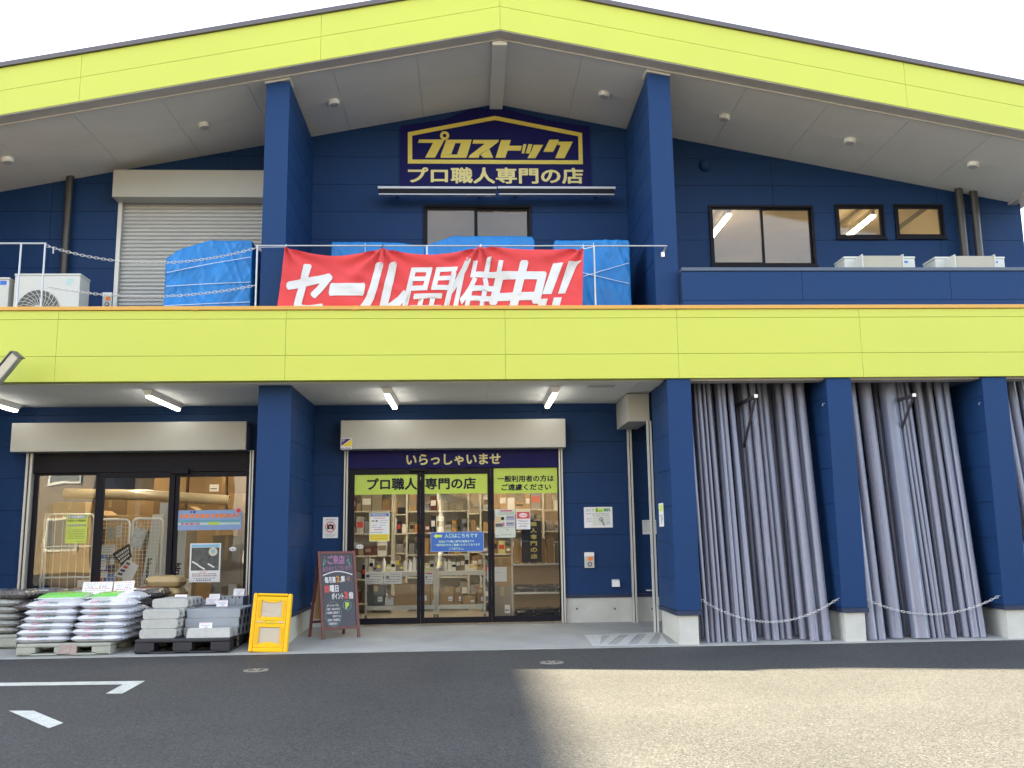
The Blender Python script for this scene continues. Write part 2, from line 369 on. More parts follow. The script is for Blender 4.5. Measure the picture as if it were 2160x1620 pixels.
def clip(poly, a, b, c):
    """keep a*x+b*z<=c"""
    out = []
    for i in range(len(poly)):
        p, q = poly[i], poly[(i+1) % len(poly)]
        dp = a*p[0]+b*p[1]-c; dq = a*q[0]+b*q[1]-c
        if dp <= 0: out.append(p)
        if (dp < 0 < dq) or (dq < 0 < dp):
            t = dp/(dp-dq); out.append((p[0]+(q[0]-p[0])*t, p[1]+(q[1]-p[1])*t))
    return out
def panel_wall(mb, x0, x1, z0, z1, y, m, xj=(), zj=(), holes=(), roof=False, gap=0.005, th=0.02, back=NAVYD, flip=None):
    def cells(lo, hi, joints, edges):
        ev = sorted(set([lo, hi] + [j for j in joints if lo < j < hi] + [e for e in edges if lo < e < hi])); out = []
        js = set(joints)
        for a, b in zip(ev, ev[1:]): out.append((a + (gap/2 if a in js else 0), b - (gap/2 if b in js else 0), a, b))
        return out
    hx = [h[0] for h in holes]+[h[1] for h in holes]; hz = [h[2] for h in holes]+[h[3] for h in holes]
    for pj, (xx, zz, yy, tt, mm) in enumerate(((xj, zj, y, th, m), ((), (), y+th+0.002, 0.06, back))):
        for a, b, ca, cb in cells(x0, x1, xx, hx):
            for c, d, cc, cd in cells(z0, z1, zz, hz):
                mx, mz = (ca+cb)/2, (cc+cd)/2
                if any(h[0] < mx < h[1] and h[2] < mz < h[3] for h in holes): continue
                poly = [(a, c), (b, c), (b, d), (a, d)]
                if roof:
                    poly = clip(poly, RS, 1.0, RZ+0.06+RS*RX); poly = clip(poly, -RS, 1.0, RZ+0.06-RS*RX) if poly else poly
                if len(poly) > 2: mb.prism(poly, yy, yy+tt, mm)

# ================================================================== GROUND
mb = MB(); mb.quad((-400,-400,-0.008),(400,-400,-0.008),(400,400,-0.008),(-400,400,-0.008), ASPH)
struct(mb.build("ground", origin=(0,0,0)))
mb = MB()                       # concrete apron, falls towards the car park, ragged front edge
n = 220; xs = [-7.0 + 16.5*i/n for i in range(n+1)]
top = []; 
for x in xs: top.append((x, -0.012 + 0.014*noise.noise(Vector((x*5, 1.3, 0))) + 0.008*noise.noise(Vector((x*17, 4.3, 0))), 0.0))
for i in range(n):
    a, b = top[i], top[i+1]
    mb.quad((a[0],a[1],0.0),(b[0],b[1],0.0),(b[0],YW+0.1,fz(YW)),(a[0],YW+0.1,fz(YW)), CONC)
    mb.quad((a[0],a[1],-0.05),(b[0],b[1],-0.05),(b[0],b[1],0.0),(a[0],a[1],0.0), CONC)
struct(mb.build("concrete_apron", origin=(0,0,0)))
def paint(name, polys, m, z=0.0, slope=0.0):
    mb = MB()
    for p in polys: mb.add([(q.x, q.y, z+slope*q.y) for q in p], [tuple(range(len(p)))], m)
    o = mb.build(name, origin=(0,0,0)); bmx = bmesh.new(); bmx.from_mesh(o.data); bmesh.ops.recalc_face_normals(bmx, faces=bmx.faces)
    for f in bmx.faces:
        if f.normal.z < 0: f.normal_flip()
    bmx.to_mesh(o.data); bmx.free(); return struct(o)
g = lambda x, y: gnd(x, y, -0.004)
paint("parking_line", [[g(-60,1441),g(306.5,1436),g(259,1443.6),g(0,1447),g(-60,1448)], [g(306.5,1436),g(258,1463),g(223,1463),g(259,1443.6)]], ROADW, -0.004)
paint("parking_mark", [[g(18.5,1499),g(71,1499),g(133.7,1525),g(103,1536)]], ROADW, -0.004)
# hatched keep-clear box on the apron
hz = lambda x, y: gnd(x, y, 0.004, SLOPE)
A, B, Cc, Dd = hz(1232,1339.5), hz(1391,1333.5), hz(1437,1361), hz(1251,1363)
def lerp(p, q, t): return p+(q-p)*t
def bil(u, v): return lerp(lerp(A, B, u), lerp(Dd, Cc, u), v)
polys = [[bil(0,0),bil(1,0),bil(1,.10),bil(0,.10)], [bil(0,.88),bil(1,.88),bil(1,1),bil(0,1)], [bil(0,.1),bil(.09,.1),bil(.09,.88),bil(0,.88)]]
for k in range(5):
    u0 = 0.02+0.235*k; p = [bil(min(1,max(.09,u0-0.20)),.88), bil(min(1,max(.09,u0-0.08)),.88), bil(min(1,u0+0.20),.1), bil(min(1,u0+0.08),.1)]
    polys.append(p)
paint("hatched_marking", polys, SLABW, 0.004, SLOPE)
for (px, py, lab) in ((540,1412.5,"small round steel manhole cover in the asphalt in front of the yellow crate"),(1164,1396,"small round steel manhole cover in the asphalt below the hatched marking")):
    c = gnd(px, py, 0.0); mb = MB(); mb.cyl((c.x,c.y,-0.03),(c.x,c.y,-0.002),0.118,STEEL,32,False); mb.ring((c.x,c.y,-0.001),(0,0,1),0.098,0.106,PALB)
    for a in range(8): mb.obox((c.x+0.06*math.cos(a*.785),c.y+0.06*math.sin(a*.785),-0.001),(math.cos(a*.785),math.sin(a*.785),0),(-math.sin(a*.785),math.cos(a*.785),0),(0,0,1),.022,.006,.002,PALB)
    tag(mb.build("manhole_cover"), lab, "manhole cover")

# ================================================================== STORE BUILDING
ST = thing("store_building", "two storey dark blue hardware store with lime yellow gable and canopy bands", "store", (0, YW, 0))
# ---- openings (photo -> wall plane)
SH_UP = rect(253, 430, 700, 700, YW)                    # upstairs shutter (right end behind the pillar)
SH_UP = (SH_UP[0], -2.6, FT-0.05, SH_UP[3])
W_C = rect(893, 434, 1121, 562, YW); W_R = rect(1497, 434, 1718, 562, YW)
W_S1 = rect(1762, 432, 1865, 504, YW); W_S2 = rect(1887, 432, 1990, 503, YW)
D_L = rect(60, 953, 523, 1300, YW); D_L = (D_L[0], D_L[1], FLOOR, D_L[3])
D_C = rect(732, 950, 1182, 1315, YW); D_C = (D_C[0], D_C[1], FLOOR, D_C[3])
zj = [FT + 0.42*k - 0.02 for k in range(1, 9)]
z448 = at(1200, 448, YW).z; zj = [z448 + 0.416*k for k in range(-3, 8)]
mb = MB(); panel_wall(mb, XL, XR, FT-0.2, 7.6, YW, NAVY, xj=[-5.9, -3.4, -0.6, 0.35, 2.9, 4.45, 6.9], zj=zj, holes=[SH_UP, W_C, W_R, W_S1, W_S2], roof=True)
mb.build("upper_wall", ST)
# side wing walls of the upper storey
def wing(name, x0, x1, y0, y1, z0, z1, jz, capz=None):
    mb = MB(); ev = [z0]+[z for z in jz if z0 < z < z1]+[z1]
    for a, b in zip(ev, ev[1:]):
        mb.box(x0, x1, y0+0.018, y1, a+0.0025, b-0.0025, NAVY)
    mb.box(x0+.008, x1-.008, y0+0.03, y1, z0, z1, NAVYD)
    mb.box(x0-.003, x1+.003, y0, y0+0.018, z0, z1, NAVY)           # folded front cover, one piece
    return mb.build(name, ST, bevel=0.004)
wing("pillar", -2.53, -2.245, 0.25, YW-.002, FT-.05, roofz(-2.4)-0.045, zj)
wing("pillar", 2.29, 2.575, 0.25, YW-.002, FT-.05, roofz(2.43)-0.045, zj)
for x in (-2.4, 2.43):
    mb = MB(); z = roofz(x); s = RS if x < RX else -RS
    mb.prism([(x-.15, z-.052-s*.15), (x+.155, z-.052+s*.155), (x+.155, z+.012+s*.155), (x-.15, z+.012-s*.15)], 0.235, 0.50, TRIM); mb.build("pillar_cap", ST)
# right hand outer side of the building and the left end
mb = MB(); mb.box(XR-.05, XR, YW+.085, 9.0, 0, 6.0, NAVY); mb.box(XL, XL+.06, 0.25, 9.0, 0, roofz(XL)-.02, NAVY); mb.build("side_wall", ST)
mb = MB(); mb.box(XL, XR, 8.9, 9.0, 0, 6.0, NAVYD); mb.build("rear_wall", ST)
# ---- roof: lime gable band, dark edge, soffit
def chev(z0, z1, xl, xr, y0, y1, m, mb, ridge_gap=0.0):
    for xa, xb in ((xl, RX-ridge_gap/2), (RX+ridge_gap/2, xr)):
        mb.prism([(xa, roofz(xa)+z0), (xb, roofz(xb)+z0), (xb, roofz(xb)+z1), (xa, roofz(xa)+z1)], y0, y1, m)
H2 = 0.615
mb = MB(); mid = 0.315
vj = [XL-.15, at(170,160,0).x, at(677,80,0).x, RX, at(1910,180,0).x, XE+.12]
for a, b in zip(vj, vj[1:]):
    for z0, z1 in ((0, mid), (mid, H2)):
        xa, xb = a+.0013, b-.0013
        mb.prism([(xa, roofz(xa)+z0+.0016), (xb, roofz(xb)+z0+.0016), (xb, roofz(xb)+z1-.0016), (xa, roofz(xa)+z1-.0016)], 0.0, 0.03, YEL)
chev(.006, H2-.006, XL-.14, XE+.11, 0.014, 0.20, YELD, mb)
mb.build("gable_band", ST, bevel=0.003)
mb = MB(); chev(H2+.001, H2+.055, XL-.2, XE+.17, -0.035, 9.2, ROOFM, mb); chev(H2+.056, H2+.075, XL-.2, XE+.17, -0.01, 9.2, ROOFM, mb); mb.build("roof_sheet", ST)
mb = MB(); chev(-.008, .000, XL-.14, XE+.11, 0.012, 0.20, TRIM, mb)
chev(-.026, .000, XL-.14, XE+.11, 0.201, 0.216, TRIM, mb); mb.build("gable_underside", ST)
mb = MB(); sj = [RX+1.06*k for k in range(-7, 8) if k != 0]
for xa, xb in zip([XL-.1]+[x for x in sj if x > XL]+[], [x for x in sj if x > XL]+[XE]):
    for ya, yb in ((.217, 1.12), (1.12, YW-.003)):
        if xa < RX < xb:
            for p, q in ((xa, RX), (RX, xb)):
                mb.prism([(p+.003, roofz(p+.003)+.008), (q-.003, roofz(q-.003)+.008), (q-.003, roofz(q-.003)+.02), (p+.003, roofz(p+.003)+.02)], ya+.003, yb-.003, SOFF)
        else:
            mb.prism([(xa+.003, roofz(xa+.003)+.008), (xb-.003, roofz(xb-.003)+.008), (xb-.003, roofz(xb-.003)+.02), (xa+.003, roofz(xa+.003)+.02)], ya+.003, yb-.003, SOFF)
chev(.022, .04, XL-.1, XE, 0.21, YW+.05, SOFFJ, mb)
mb.build("upper_soffit", ST)
mb = MB(); chev(.05, .12, XL-.1, XE, 0.21, 9.0, NAVYD, mb); mb.build("roof_deck", ST)
xb = at(1046, 235, YW).x
mb = MB(); mb.box(xb-.095, xb+.095, .218, YW-.002, RZ-.085, RZ+.0, SOFF); mb.build("ridge_beam", ST, bevel=.004)
mb = MB(); ze = roofz(XE); mb.box(XE-.005, XE+.12, .202, 9.0, ze-.035, ze+.5, TRIM); mb.box(XE+.122, XR+.14, .3, 9.0, ze-.02, ze+.12, TRIM); mb.build("eave_board", ST, bevel=.004)
# ---- canopy
mb = MB(); zh = [FB, at(1000,748,0).z, at(1000,671.5,0).z, FT]; vx = [XL]+[at(x,730,0).x for x in (119,602,1066,1430,1817)]+[8.05, 9.6]
for a, b in zip(vx, vx[1:]):
    for c, d in zip(zh, zh[1:]): mb.box(a+.0012, b-.0012, 0.0, .03, c+.0016, d-.0016, YEL)
mb.box(XL+.005, 9.59, .016, .19, FB+.012, FT-.004, YELD); mb.build("canopy_band", ST, bevel=.003)
mb = MB(); mb.box(XL-.01, 9.61, -.022, .22, FT+.001, CT, TAN)
for x in (at(415,648,0).x, at(750,648,0).x, at(1400,648,0).x): mb.box(x-.03, x+.03, -.0235, .2, FT-.004, CT+.0015, TAN)
mb.build("canopy_cap", ST, bevel=.005)
mb = MB(); yj = [.0, .95, YW+.0]; xj = [XL, -6.1, -5.2, -4.3, -3.4, -2.5, -1.6, -.69, .22, 1.13, 2.04, 2.33]
for a, b in zip(xj, xj[1:]):
    for ya, yb in ((.192, 1.1), (1.1, YW-.004)): mb.box(a+.002, b-.002, ya+.002, yb-.002, FB-.0, FB+.012, SOFF)
mb.box(XL, 2.33, .2, YW+.05, FB+.014, FB+.05, SOFFJ)
mb.box(2.62, 9.6, .10, .30, FB-.015, FB+.02, TRIM)
q = at(1268, 817, .5); mb.box(q.x-.17, q.x+.17, .42, .62, FB-.006, FB-.0005, TRIM)
mb.build("canopy_soffit", ST)
mb = MB(); mb.box(XL, 9.6, .2, YW-.003, FT-.09, FT-.04, CONC); mb.build("terrace_deck", ST)
# parapet on the right half of the terrace
zp = at(1430, 572, .1).z; zt = at(1430, 564, .09).z
mb = MB(); xs = [2.58, at(1692,600,.1).x, at(2005,600,.1).x, 9.6]
zl = at(1700, 633, .1).z
for a, b in zip(xs, xs[1:]):
    mb.box(a+.002, b-.002, .10, .13, zl+.002, zp-.003, NAVY)
mb.box(2.58, 9.6, .096, .13, CT-.03, zl-.002, NAVY); mb.box(2.58, 9.6, .12, .27, CT-.04, zp, NAVYD); mb.build("parapet", ST, bevel=.003)
mb = MB(); mb.box(2.58, 9.6, .085, .29, zp+.001, zt, mat("parapet_cap", (.06,.085,.13), .4)); mb.build("parapet_cap", ST, bevel=.004)
# ---- ground floor walls
zl0 = at(1200, 1128.7, YW).z; zjl = [zl0 + .426*k for k in range(-3, 6)]
ZPL = .375 + FLOOR*.9
mb = MB()
panel_wall(mb, XL, -2.3, ZPL, FB+.02, YW, NAVY, xj=[-5.9], zj=zjl, holes=[D_L])
panel_wall(mb, -2.3, 2.62, ZPL, FB+.02, YW, NAVY, xj=[1.0], zj=zjl, holes=[D_C])
panel_wall(mb, 2.62, 4.2, ZPL, FB+.02, YW, NAVY, zj=zjl)
mb.build("lower_wall", ST)
for x0, x1 in ((XL, D_L[0]-.06), (D_L[1]+.06, D_C[0]-.06), (D_C[1]+.06, 4.2)):
    mb = MB(); mb.box(x0, x1, YW-.004, YW+.02, ZPL-.045, ZPL-.002, NAVYD); mb.build("wall_base_trim", ST)
for x0, x1 in ((XL, D_L[0]-.06), (D_L[1]+.06, D_C[0]-.06), (D_C[1]+.06, 4.2)):
    mb = MB(); mb.box(x0, x1, YW+.012, YW+.2, -.05, ZPL-.047, CONCW)
    if x0 > 0:
        for px in (1217, 1297, 1376):
            c = at(px, 1284, YW+.011); mb.cyl((c.x, YW+.0115, c.z), (c.x, YW+.009, c.z), .015, ACD, 14)
    mb.build("wall_plinth", ST)
# pillars of the ground floor with their concrete plinths
def lower_pillar(x0, x1, y0, y1, zb, top, pin=.028):
    o = wing("pillar", x0, x1, y0, y1, zb+.05, top, [zl0-.10+.42*k for k in range(-3, 7)])
    mb = MB(); mb.box(x0-.008, x1+.012, y0-.012, y1, zb, zb+.049, NAVYD); mb.build("pillar_trim", ST)
    mb = MB(); mb.box(x0+pin, x1-pin, y0+pin*.7, y1, -.05, zb-.001, CONCW); mb.build("pillar_plinth", ST, bevel=.006)
lower_pillar(-2.525, -2.14, .33, YW-.003, .335, FB-.002)
YC1 = 1.02
x1a, x1b = at(1417, 1040, .03).x, at(1467, 1040, .03).x
lower_pillar(x1a, x1b, .03, YC1, .33, FB-.002)
for pa in ((1760,1812),(2095,2147)):
    a, b = at(pa[0], 1040, .03).x, at(pa[1], 1040, .03).x
    lower_pillar(a, b, .03, 1.6, .33, FB-.002)
lower_pillar(8.08, 8.37, .03, 1.6, .33, FB-.002)
# dark back of the pipe store
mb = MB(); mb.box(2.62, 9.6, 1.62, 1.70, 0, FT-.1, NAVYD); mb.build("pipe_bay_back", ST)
# inner concrete floor beyond the side opening is the apron itself

# ---- roller shutters (housing, guide rails, curtain)
def housing(x0, x1, z0, z1, y0):
    mb = MB(); mb.box(x0, x1, y0, YW-.004, z0, z1, BEIGE); o = mb.build("shutter_housing", ST, bevel=.006); return o
h = rect(237.5, 358.5, 700, 416, 1.78); housing(h[0], -2.535, h[2], h[3], 1.78)
mb = MB(); pitch = .0565; z = FT-.04; pts = []
while z < SH_UP[3]+.05:
    mb.add([(SH_UP[0]-.01, YW+.045, z), (SH_UP[1], YW+.045, z), (SH_UP[1], YW+.022, z+pitch*.30), (SH_UP[0]-.01, YW+.022, z+pitch*.30),
            (SH_UP[1], YW+.022, z+pitch*.78), (SH_UP[0]-.01, YW+.022, z+pitch*.78), (SH_UP[1], YW+.045, z+pitch), (SH_UP[0]-.01, YW+.045, z+pitch)],
           [(0,1,2,3),(3,2,4,5),(5,4,6,7)], SLAT); z += pitch
mb.build("shutter_curtain", ST)
mb = MB(); mb.box(SH_UP[0]-.055, SH_UP[0]+.004, YW-.05, YW+.06, FT-.05, SH_UP[3]+.03, ALU); mb.build("shutter_guide", ST, bevel=.004)
h = rect(23, 890.5, 519.5, 951, 1.80); housing(h[0], h[1], h[2], h[3], 1.80)
h = rect(718.5, 885, 1193, 945.5, 1.80); housing(h[0], h[1], h[2], h[3], 1.80); HC = h
for x in (D_L[0]-.035, D_L[1]+.03, D_C[0]-.022, D_C[1]+.022):
    w2 = .042 if x == D_L[0]-.035 else .026
    mb = MB(); mb.box(x-w2, x-w2*.25, YW-.05, YW+.06, FLOOR, h[2]+.02, ALU); mb.box(x-w2*.2, x+w2*.2, YW-.03, YW+.05, FLOOR, h[2]+.02, FRAME); mb.box(x+w2*.25, x+w2, YW-.05, YW+.06, FLOOR, h[2]+.02, ALU)
    mb.build("shutter_guide", ST, bevel=.002)
# side opening between the entrance bay and the pipe store, with its own shutter
b0 = at(1323.5, 890, YC1+.1); b1 = at(1366.5, 890, YC1+.1); zt2 = at(1345, 831, YC1+.1).z
mb = MB(); mb.box(b0.x, b1.x+.02, YC1+.06, YW-.05, b0.z, zt2, BEIGE); mb.build("shutter_housing", ST, bevel=.006)
for px, yy in ((1376, YC1+.03), (1333, YW-.09)):
    q = at(px, 1100, yy); mb = MB(); mb.box(q.x-.030, q.x-.006, yy-.03, yy+.03, .04, b0.z, ALU); mb.box(q.x-.006, q.x+.006, yy-.02, yy+.02, .04, b0.z, FRAME); mb.box(q.x+.006, q.x+.030, yy-.03, yy+.03, .04, b0.z, ALU)
    mb.build("shutter_guide", ST, bevel=.002)
mb = MB(); mb.box(x1a+.0, x1b, YC1+.08, YW-.06, b0.z+.02, FB-.002, NAVY); mb.build("side_lintel", ST)

# ---- upper windows
def window(r, splits, glassm, room, fw=.035, name="window"):
    x0, x1, z0, z1 = r; mb = MB(); y0, y1 = YW-.03, YW+.07
    mb.box(x0, x1, y0, y1, z0, z0+fw, FRAME); mb.box(x0, x1, y0, y1, z1-fw, z1, FRAME); mb.box(x0, x0+fw, y0, y1, z0+fw, z1-fw, FRAME); mb.box(x1-fw, x1, y0, y1, z0+fw, z1-fw, FRAME)
    mb.box(x0-.02, x1+.02, y0-.012, y0+.01, z0-.02, z0+.006, FRAME)
    o = mb.build(name, ST, bevel=.003)
    ed = [x0+fw]+splits+[x1-fw]
    for k, (a, b) in enumerate(zip(ed, ed[1:])):
        yy = YW+.005+.03*k; mb = MB(); s = .024 if len(ed) > 2 else .034
        mb.box(a, b, yy-.012, yy+.018, z0+fw, z0+fw+s, FRAME); mb.box(a, b, yy-.012, yy+.018, z1-fw-s, z1-fw, FRAME)
        mb.box(a, a+s, yy-.012, yy+.018, z0+fw+s, z1-fw-s, FRAME); mb.box(b-s, b, yy-.012, yy+.018, z0+fw+s, z1-fw-s, FRAME); mb.build("sash", o)
        mb = MB(); mb.quad((a+s, yy, z0+fw+s), (b-s, yy, z0+fw+s), (b-s, yy, z1-fw-s), (a+s, yy, z1-fw-s), glassm); mb.build("pane", o)
    return o
window(W_C, [(at(1004,480,YW).x)], FROST, 0); window(W_R, [(at(1608,480,YW).x)], FROST, 0); window(W_S1, [], FROST, 0, .03); window(W_S2, [], FROST, 0, .03)
# rooms behind them
mb = MB()
for (x0, x1) in ((-2.2, 2.2), (2.62, 8.05)):
    mb.box(x0, x1, 5.5, 5.55, FT, 6.3, UPWALL); mb.box(x0, x1, YW+.1, 5.5, 6.25, 6.3, UPWALL); mb.box(x0, x1, YW+.1, 5.5, FT-.05, FT, INFLOOR)
    mb.box(x0-.05, x0, YW+.1, 5.5, FT, 6.3, UPWALL); mb.box(x1, x1+.05, YW+.1, 5.5, FT, 6.3, UPWALL)
mb.box(7.2, 7.25, YW+.1, 5.5, FT, 6.25, UPWALL)
mb.build("upstairs_room", ST)
for (px, py) in ((1538,455), (1842,458), (1025,640)):
    q = at(px, py, YW+.4); mb = MB(); mb.box(q.x-.03, q.x+.03, YW+.4, YW+1.7, q.z+.035, q.z+.12, SHELFM); mb.build("room_lamp", ST)
    mb = MB(); mb.box(q.x-.035, q.x+.035, YW+.4, YW+1.7, q.z, q.z+.035, LEDUP); mb.build("room_lamp_tube", ST)

# ---- shop fronts
def glazed(name, x0, x1, z0, z1, y, l, r, t, b, film=None):
    """framed glass leaf: returns frame object; film = (z0,z1, [texts])"""
    mb = MB(); mb.box(x0, x0+l, y-.02, y+.02, z0, z1, FRAME); mb.box(x1-r, x1, y-.02, y+.02, z0, z1, FRAME)
    mb.box(x0+l, x1-r, y-.02, y+.02, z0, z0+b, FRAME); mb.box(x0+l, x1-r, y-.02, y+.02, z1-t, z1, FRAME)
    o = mb.build(name, ST, bevel=.003)
    mb = MB(); mb.quad((x0+l, y, z0+b), (x1-r, y, z0+b), (x1-r, y, z1-t), (x0+l, y, z1-t), GLASS); mb.build("pane", o)
    if film:
        mb = MB(); fx0, fx1, a, c, tx = film; mb.quad((fx0, y-.004, a), (fx1, y-.004, a), (fx1, y-.004, c), (fx0, y-.004, c), LIMEFILM)
        for body, tr in tx: mb.ftext(body, tr[0], tr[1], tr[2], tr[3], y-.0055, NAVYINK, .034)
        mb.build("window_film", o)
    return o
def X(px, Y=YW): return at(px, 1100, Y).x
def Z(py, px=960, Y=YW): return at(px, py, Y).z
# left front
zT = Z(996, 290); mb = MB(); mb.box(D_L[0]+.005, D_L[1]-.005, YW-.01, YW+.10, zT, D_L[3], FRAME); mb.box(X(355), X(395), YW-.06, YW-.012, zT-.03, zT+.045, FRAME); mb.build("door_header", ST, bevel=.003)
xa, xb_, xc, xd = D_L[0]+.01, X(204), X(366), D_L[1]-.01
glazed("shop_window", xa, xb_, FLOOR, zT-.002, YW+.05, .06, .05, .03, .09)
glazed("sliding_door", xb_+.002, xc-.002, FLOOR+.02, zT-.004, YW+.01, .075, .075, .075, .10)
glazed("sliding_door", xc, xd, FLOOR+.02, zT-.004, YW+.035, .05, .04, .065, .10)
# entrance
zT = Z(987, 960); y0h = YW-.012
mb = MB(); mb.box(D_C[0]+.004, D_C[1]-.004, YW-.01, YW+.10, zT, D_C[3], NAVYSIGN)
t = rect(857, 957, 1056, 981, y0h); mb.ftext("いらっしゃいませ", t[0], t[1], t[2], t[3], y0h-.0015, CREAM, .03)
mb.build("welcome_header", ST, bevel=.003)
mb = MB(); mb.box(X(864), X(901), YW-.06, YW-.012, zT-.045, zT+.003, FRAME); mb.build("door_sensor", ST, bevel=.006)
xa, xb_, xc, xd = D_C[0]+.008, X(887), X(1036), D_C[1]-.008
def tr(x0, y0, x1, y1): return rect(x0, y0, x1, y1, YW)
f0 = tr(747, 1000, 880, 1043); f1 = tr(895, 998.5, 1029, 1041); f2 = tr(1042, 984.5, 1178, 1040)
glazed("sliding_door", xa, xb_, FLOOR+.02, zT-.004, YW+.01, X(747)-xa, xb_-X(880), zT-Z(1000.5, 813), Z(1304, 813)-FLOOR-.02, (f0[0], f0[1], f0[2], f0[3]-.004, [("プロ職人", tr(774, 1008, 880, 1034))]))
glazed("sliding_door", xb_+.002, xc, FLOOR+.02, zT-.004, YW+.035, X(895)-xb_, xc-X(1029), zT-Z(999, 962), Z(1302, 962)-FLOOR-.02, (f1[0], f1[1], f1[2], f1[3]-.004, [("専門の店", tr(896, 1007, 1004, 1032))]))
glazed("shop_window", xc+.002, xd, FLOOR+.02, zT-.002, YW+.05, X(1042)-xc, xd-X(1178), .004, Z(1299, 1110)-FLOOR-.02, (f2[0], f2[1], f2[2], f2[3]-.004, [("一般利用者の方は", tr(1049, 1002, 1169, 1016)), ("ご遠慮ください", tr(1058, 1020, 1163, 1034))]))

# ---- shop interior shell
mb = MB(); mb.box(XL+.06, 4.2, YW+.12, 8.9, FLOOR-.05, FLOOR-.002, INFLOOR); mb.build("shop_floor", ST)
mb = MB(); mb.box(XL+.06, 4.2, YW+.12, 8.9, 2.85, 2.9, INWALL); mb.build("shop_ceiling", ST)
mb = MB(); mb.box(XL+.06, 4.2, 8.82, 8.89, FLOOR, 2.85, INWALL); mb.box(4.2, 4.26, YW+.13, 8.9, FLOOR, 2.85, INWALL); mb.box(-2.42, -2.32, YW+.13, 5.0, FLOOR, 2.85, INWALL); mb.build("shop_inner_wall", ST)

# ---- down pipes and small fittings that belong to the wall
def downpipe(pa, pb, Y, r):
    a = at(*pa, Y); b = at(*pb, Y); x = (a.x+b.x)/2; mb = MB(); mb.cyl((x, Y, FT-.05), (x, Y, a.z+.05), r, DOWNP, 18)
    for z in (a.z-.25, a.z-1.1): mb.cyl((x, Y, z), (x, Y, z+.03), r+.006, DOWNP, 18); mb.box(x-.01, x+.01, Y, YW, z+.008, z+.022, DOWNP)
    mb.build("downpipe", ST)
downpipe((148,377), (141,480), YW-.09, .052)
downpipe((2024,405), (2030,500), YW-.12, .055); downpipe((2055,410), (2061,500), YW-.12, .055)
q = at(1487, 350, YW); mb = MB()
prof = [(.0, -.09), (.045, -.088), (.08, -.06), (.092, -.02), (.092, 0.0)]
vs = []; S = 24
for rr, yy in prof:
    for k in range(S): vs.append((q.x+rr*math.cos(2*math.pi*k/S), YW+yy, q.z+rr*math.sin(2*math.pi*k/S)))
mb.add(vs, [(i*S+k, (i+1)*S+k, (i+1)*S+(k+1) % S, i*S+(k+1) % S) for i in range(len(prof)-1) for k in range(S)], NAVY, True); mb.build("vent_cowl", ST)
q = at(1298, 1230, YW); mb = MB()
mb.add([(q.x-.048,YW-.003,q.z+.05),(q.x+.048,YW-.003,q.z+.05),(q.x+.05,YW-.05,q.z+.03),(q.x-.05,YW-.05,q.z+.03),(q.x+.052,YW-.07,q.z-.045),(q.x-.052,YW-.07,q.z-.045),(q.x-.05,YW-.003,q.z-.045),(q.x+.05,YW-.003,q.z-.045)],
       [(3,2,1,0),(5,4,2,3),(0,6,5,3),(1,2,4,7)], WHITE); mb.build("vent_cowl", ST)
q0 = at(1364, 1245, YW-.02); mb = MB(); mb.tube([(q0.x,YW-.003,q0.z),(q0.x,YW-.05,q0.z),(q0.x+.10,YW-.05,q0.z),(q0.x+.10,YW-.003,q0.z)], .01, ALU, 8); mb.build("door_handle", ST)

# ================================================================== SIGNS, NOTICES, LAMPS
# ---- big shop sign on the gable wall
YS = YW-.035
sg = thing("shop_sign", "dark navy sign board under the ridge with yellow house outline and yellow katakana lettering", "sign", tuple(at(1045, 393, YS)))
l = at(844, 393, YS).x; rr = at(1246, 393, YS).x; zb = at(1045, 392.5, YS).z
zl_ = at(844, 262, YS).z; za = roofz((l+rr)/2)-.075
mb = MB(); mb.prism([(l, zb), (rr, zb), (rr, min(zl_, roofz(rr)-.08)), (rr*.55+RX*.45, roofz(rr*.55+RX*.45)-.10), (RX+.14, za), (RX-.34, za), (l*.55+RX*.45, roofz(l*.55+RX*.45)-.10), (l, min(zl_, roofz(l)-.08))], YS, YW-.004, NAVYSIGN); mb.build("board", sg)
def spx(x, y): p = at(840+x*410/2160, 230+y*200/1054, YS-.004); return (p.x, p.z)
yo = YS-.010
out = [spx(107,607), spx(2052,615), spx(2043,268), spx(1075,78), spx(107,260)]
inn = [spx(155,563), spx(2006,572), spx(2000,303), spx(1075,122), spx(155,296)]
mb = MB()
for k in range(5):
    a, b, c, d = out[k], out[(k+1) % 5], inn[(k+1) % 5], inn[k]
    mb.prism([a, b, c, d], yo, YS-.001, GOLD)
mb.build("house_outline", sg)
mb = MB()
def pl(*pts):
    """polygon traced on the sign, given clockwise in photo space -> flat letter piece"""
    p = [spx(*q) for q in pts]
    ar = sum(p[i][0]*p[(i+1) % len(p)][1]-p[(i+1) % len(p)][0]*p[i][1] for i in range(len(p)))
    if ar < 0: p.reverse()
    mb.prism(p, yo, YS-.001, GOLD)
# fu + handakuten
pl((232,340),(515,340),(408,541),(300,541),(388,376),(220,376))
c = spx(516,297); 
ro = (spx(567,297)[0]-spx(516,297)[0]); mb.ring((c[0], yo-.0005, c[1]), (0,-1,0), ro*.40, ro, GOLD)
# ro
pl((532,342),(815,342),(806,378),(522,378)); pl((522,380),(634,380),(588,505),(475,505)); pl((698,380),(806,380),(770,505),(655,505)); pl((475,507),(770,507),(755,543),(470,543))
# su
pl((835,344),(1120,344),(1110,368),(1010,443),(905,505),(895,543),(780,543),(795,515),(965,385),(825,385)); pl((1012,445),(1055,543),(945,543),(912,508))
# to
pl((1143,346),(1252,346),(1190,543),(1082,543)); pl((1232,410),(1375,410),(1360,463),(1216,463))
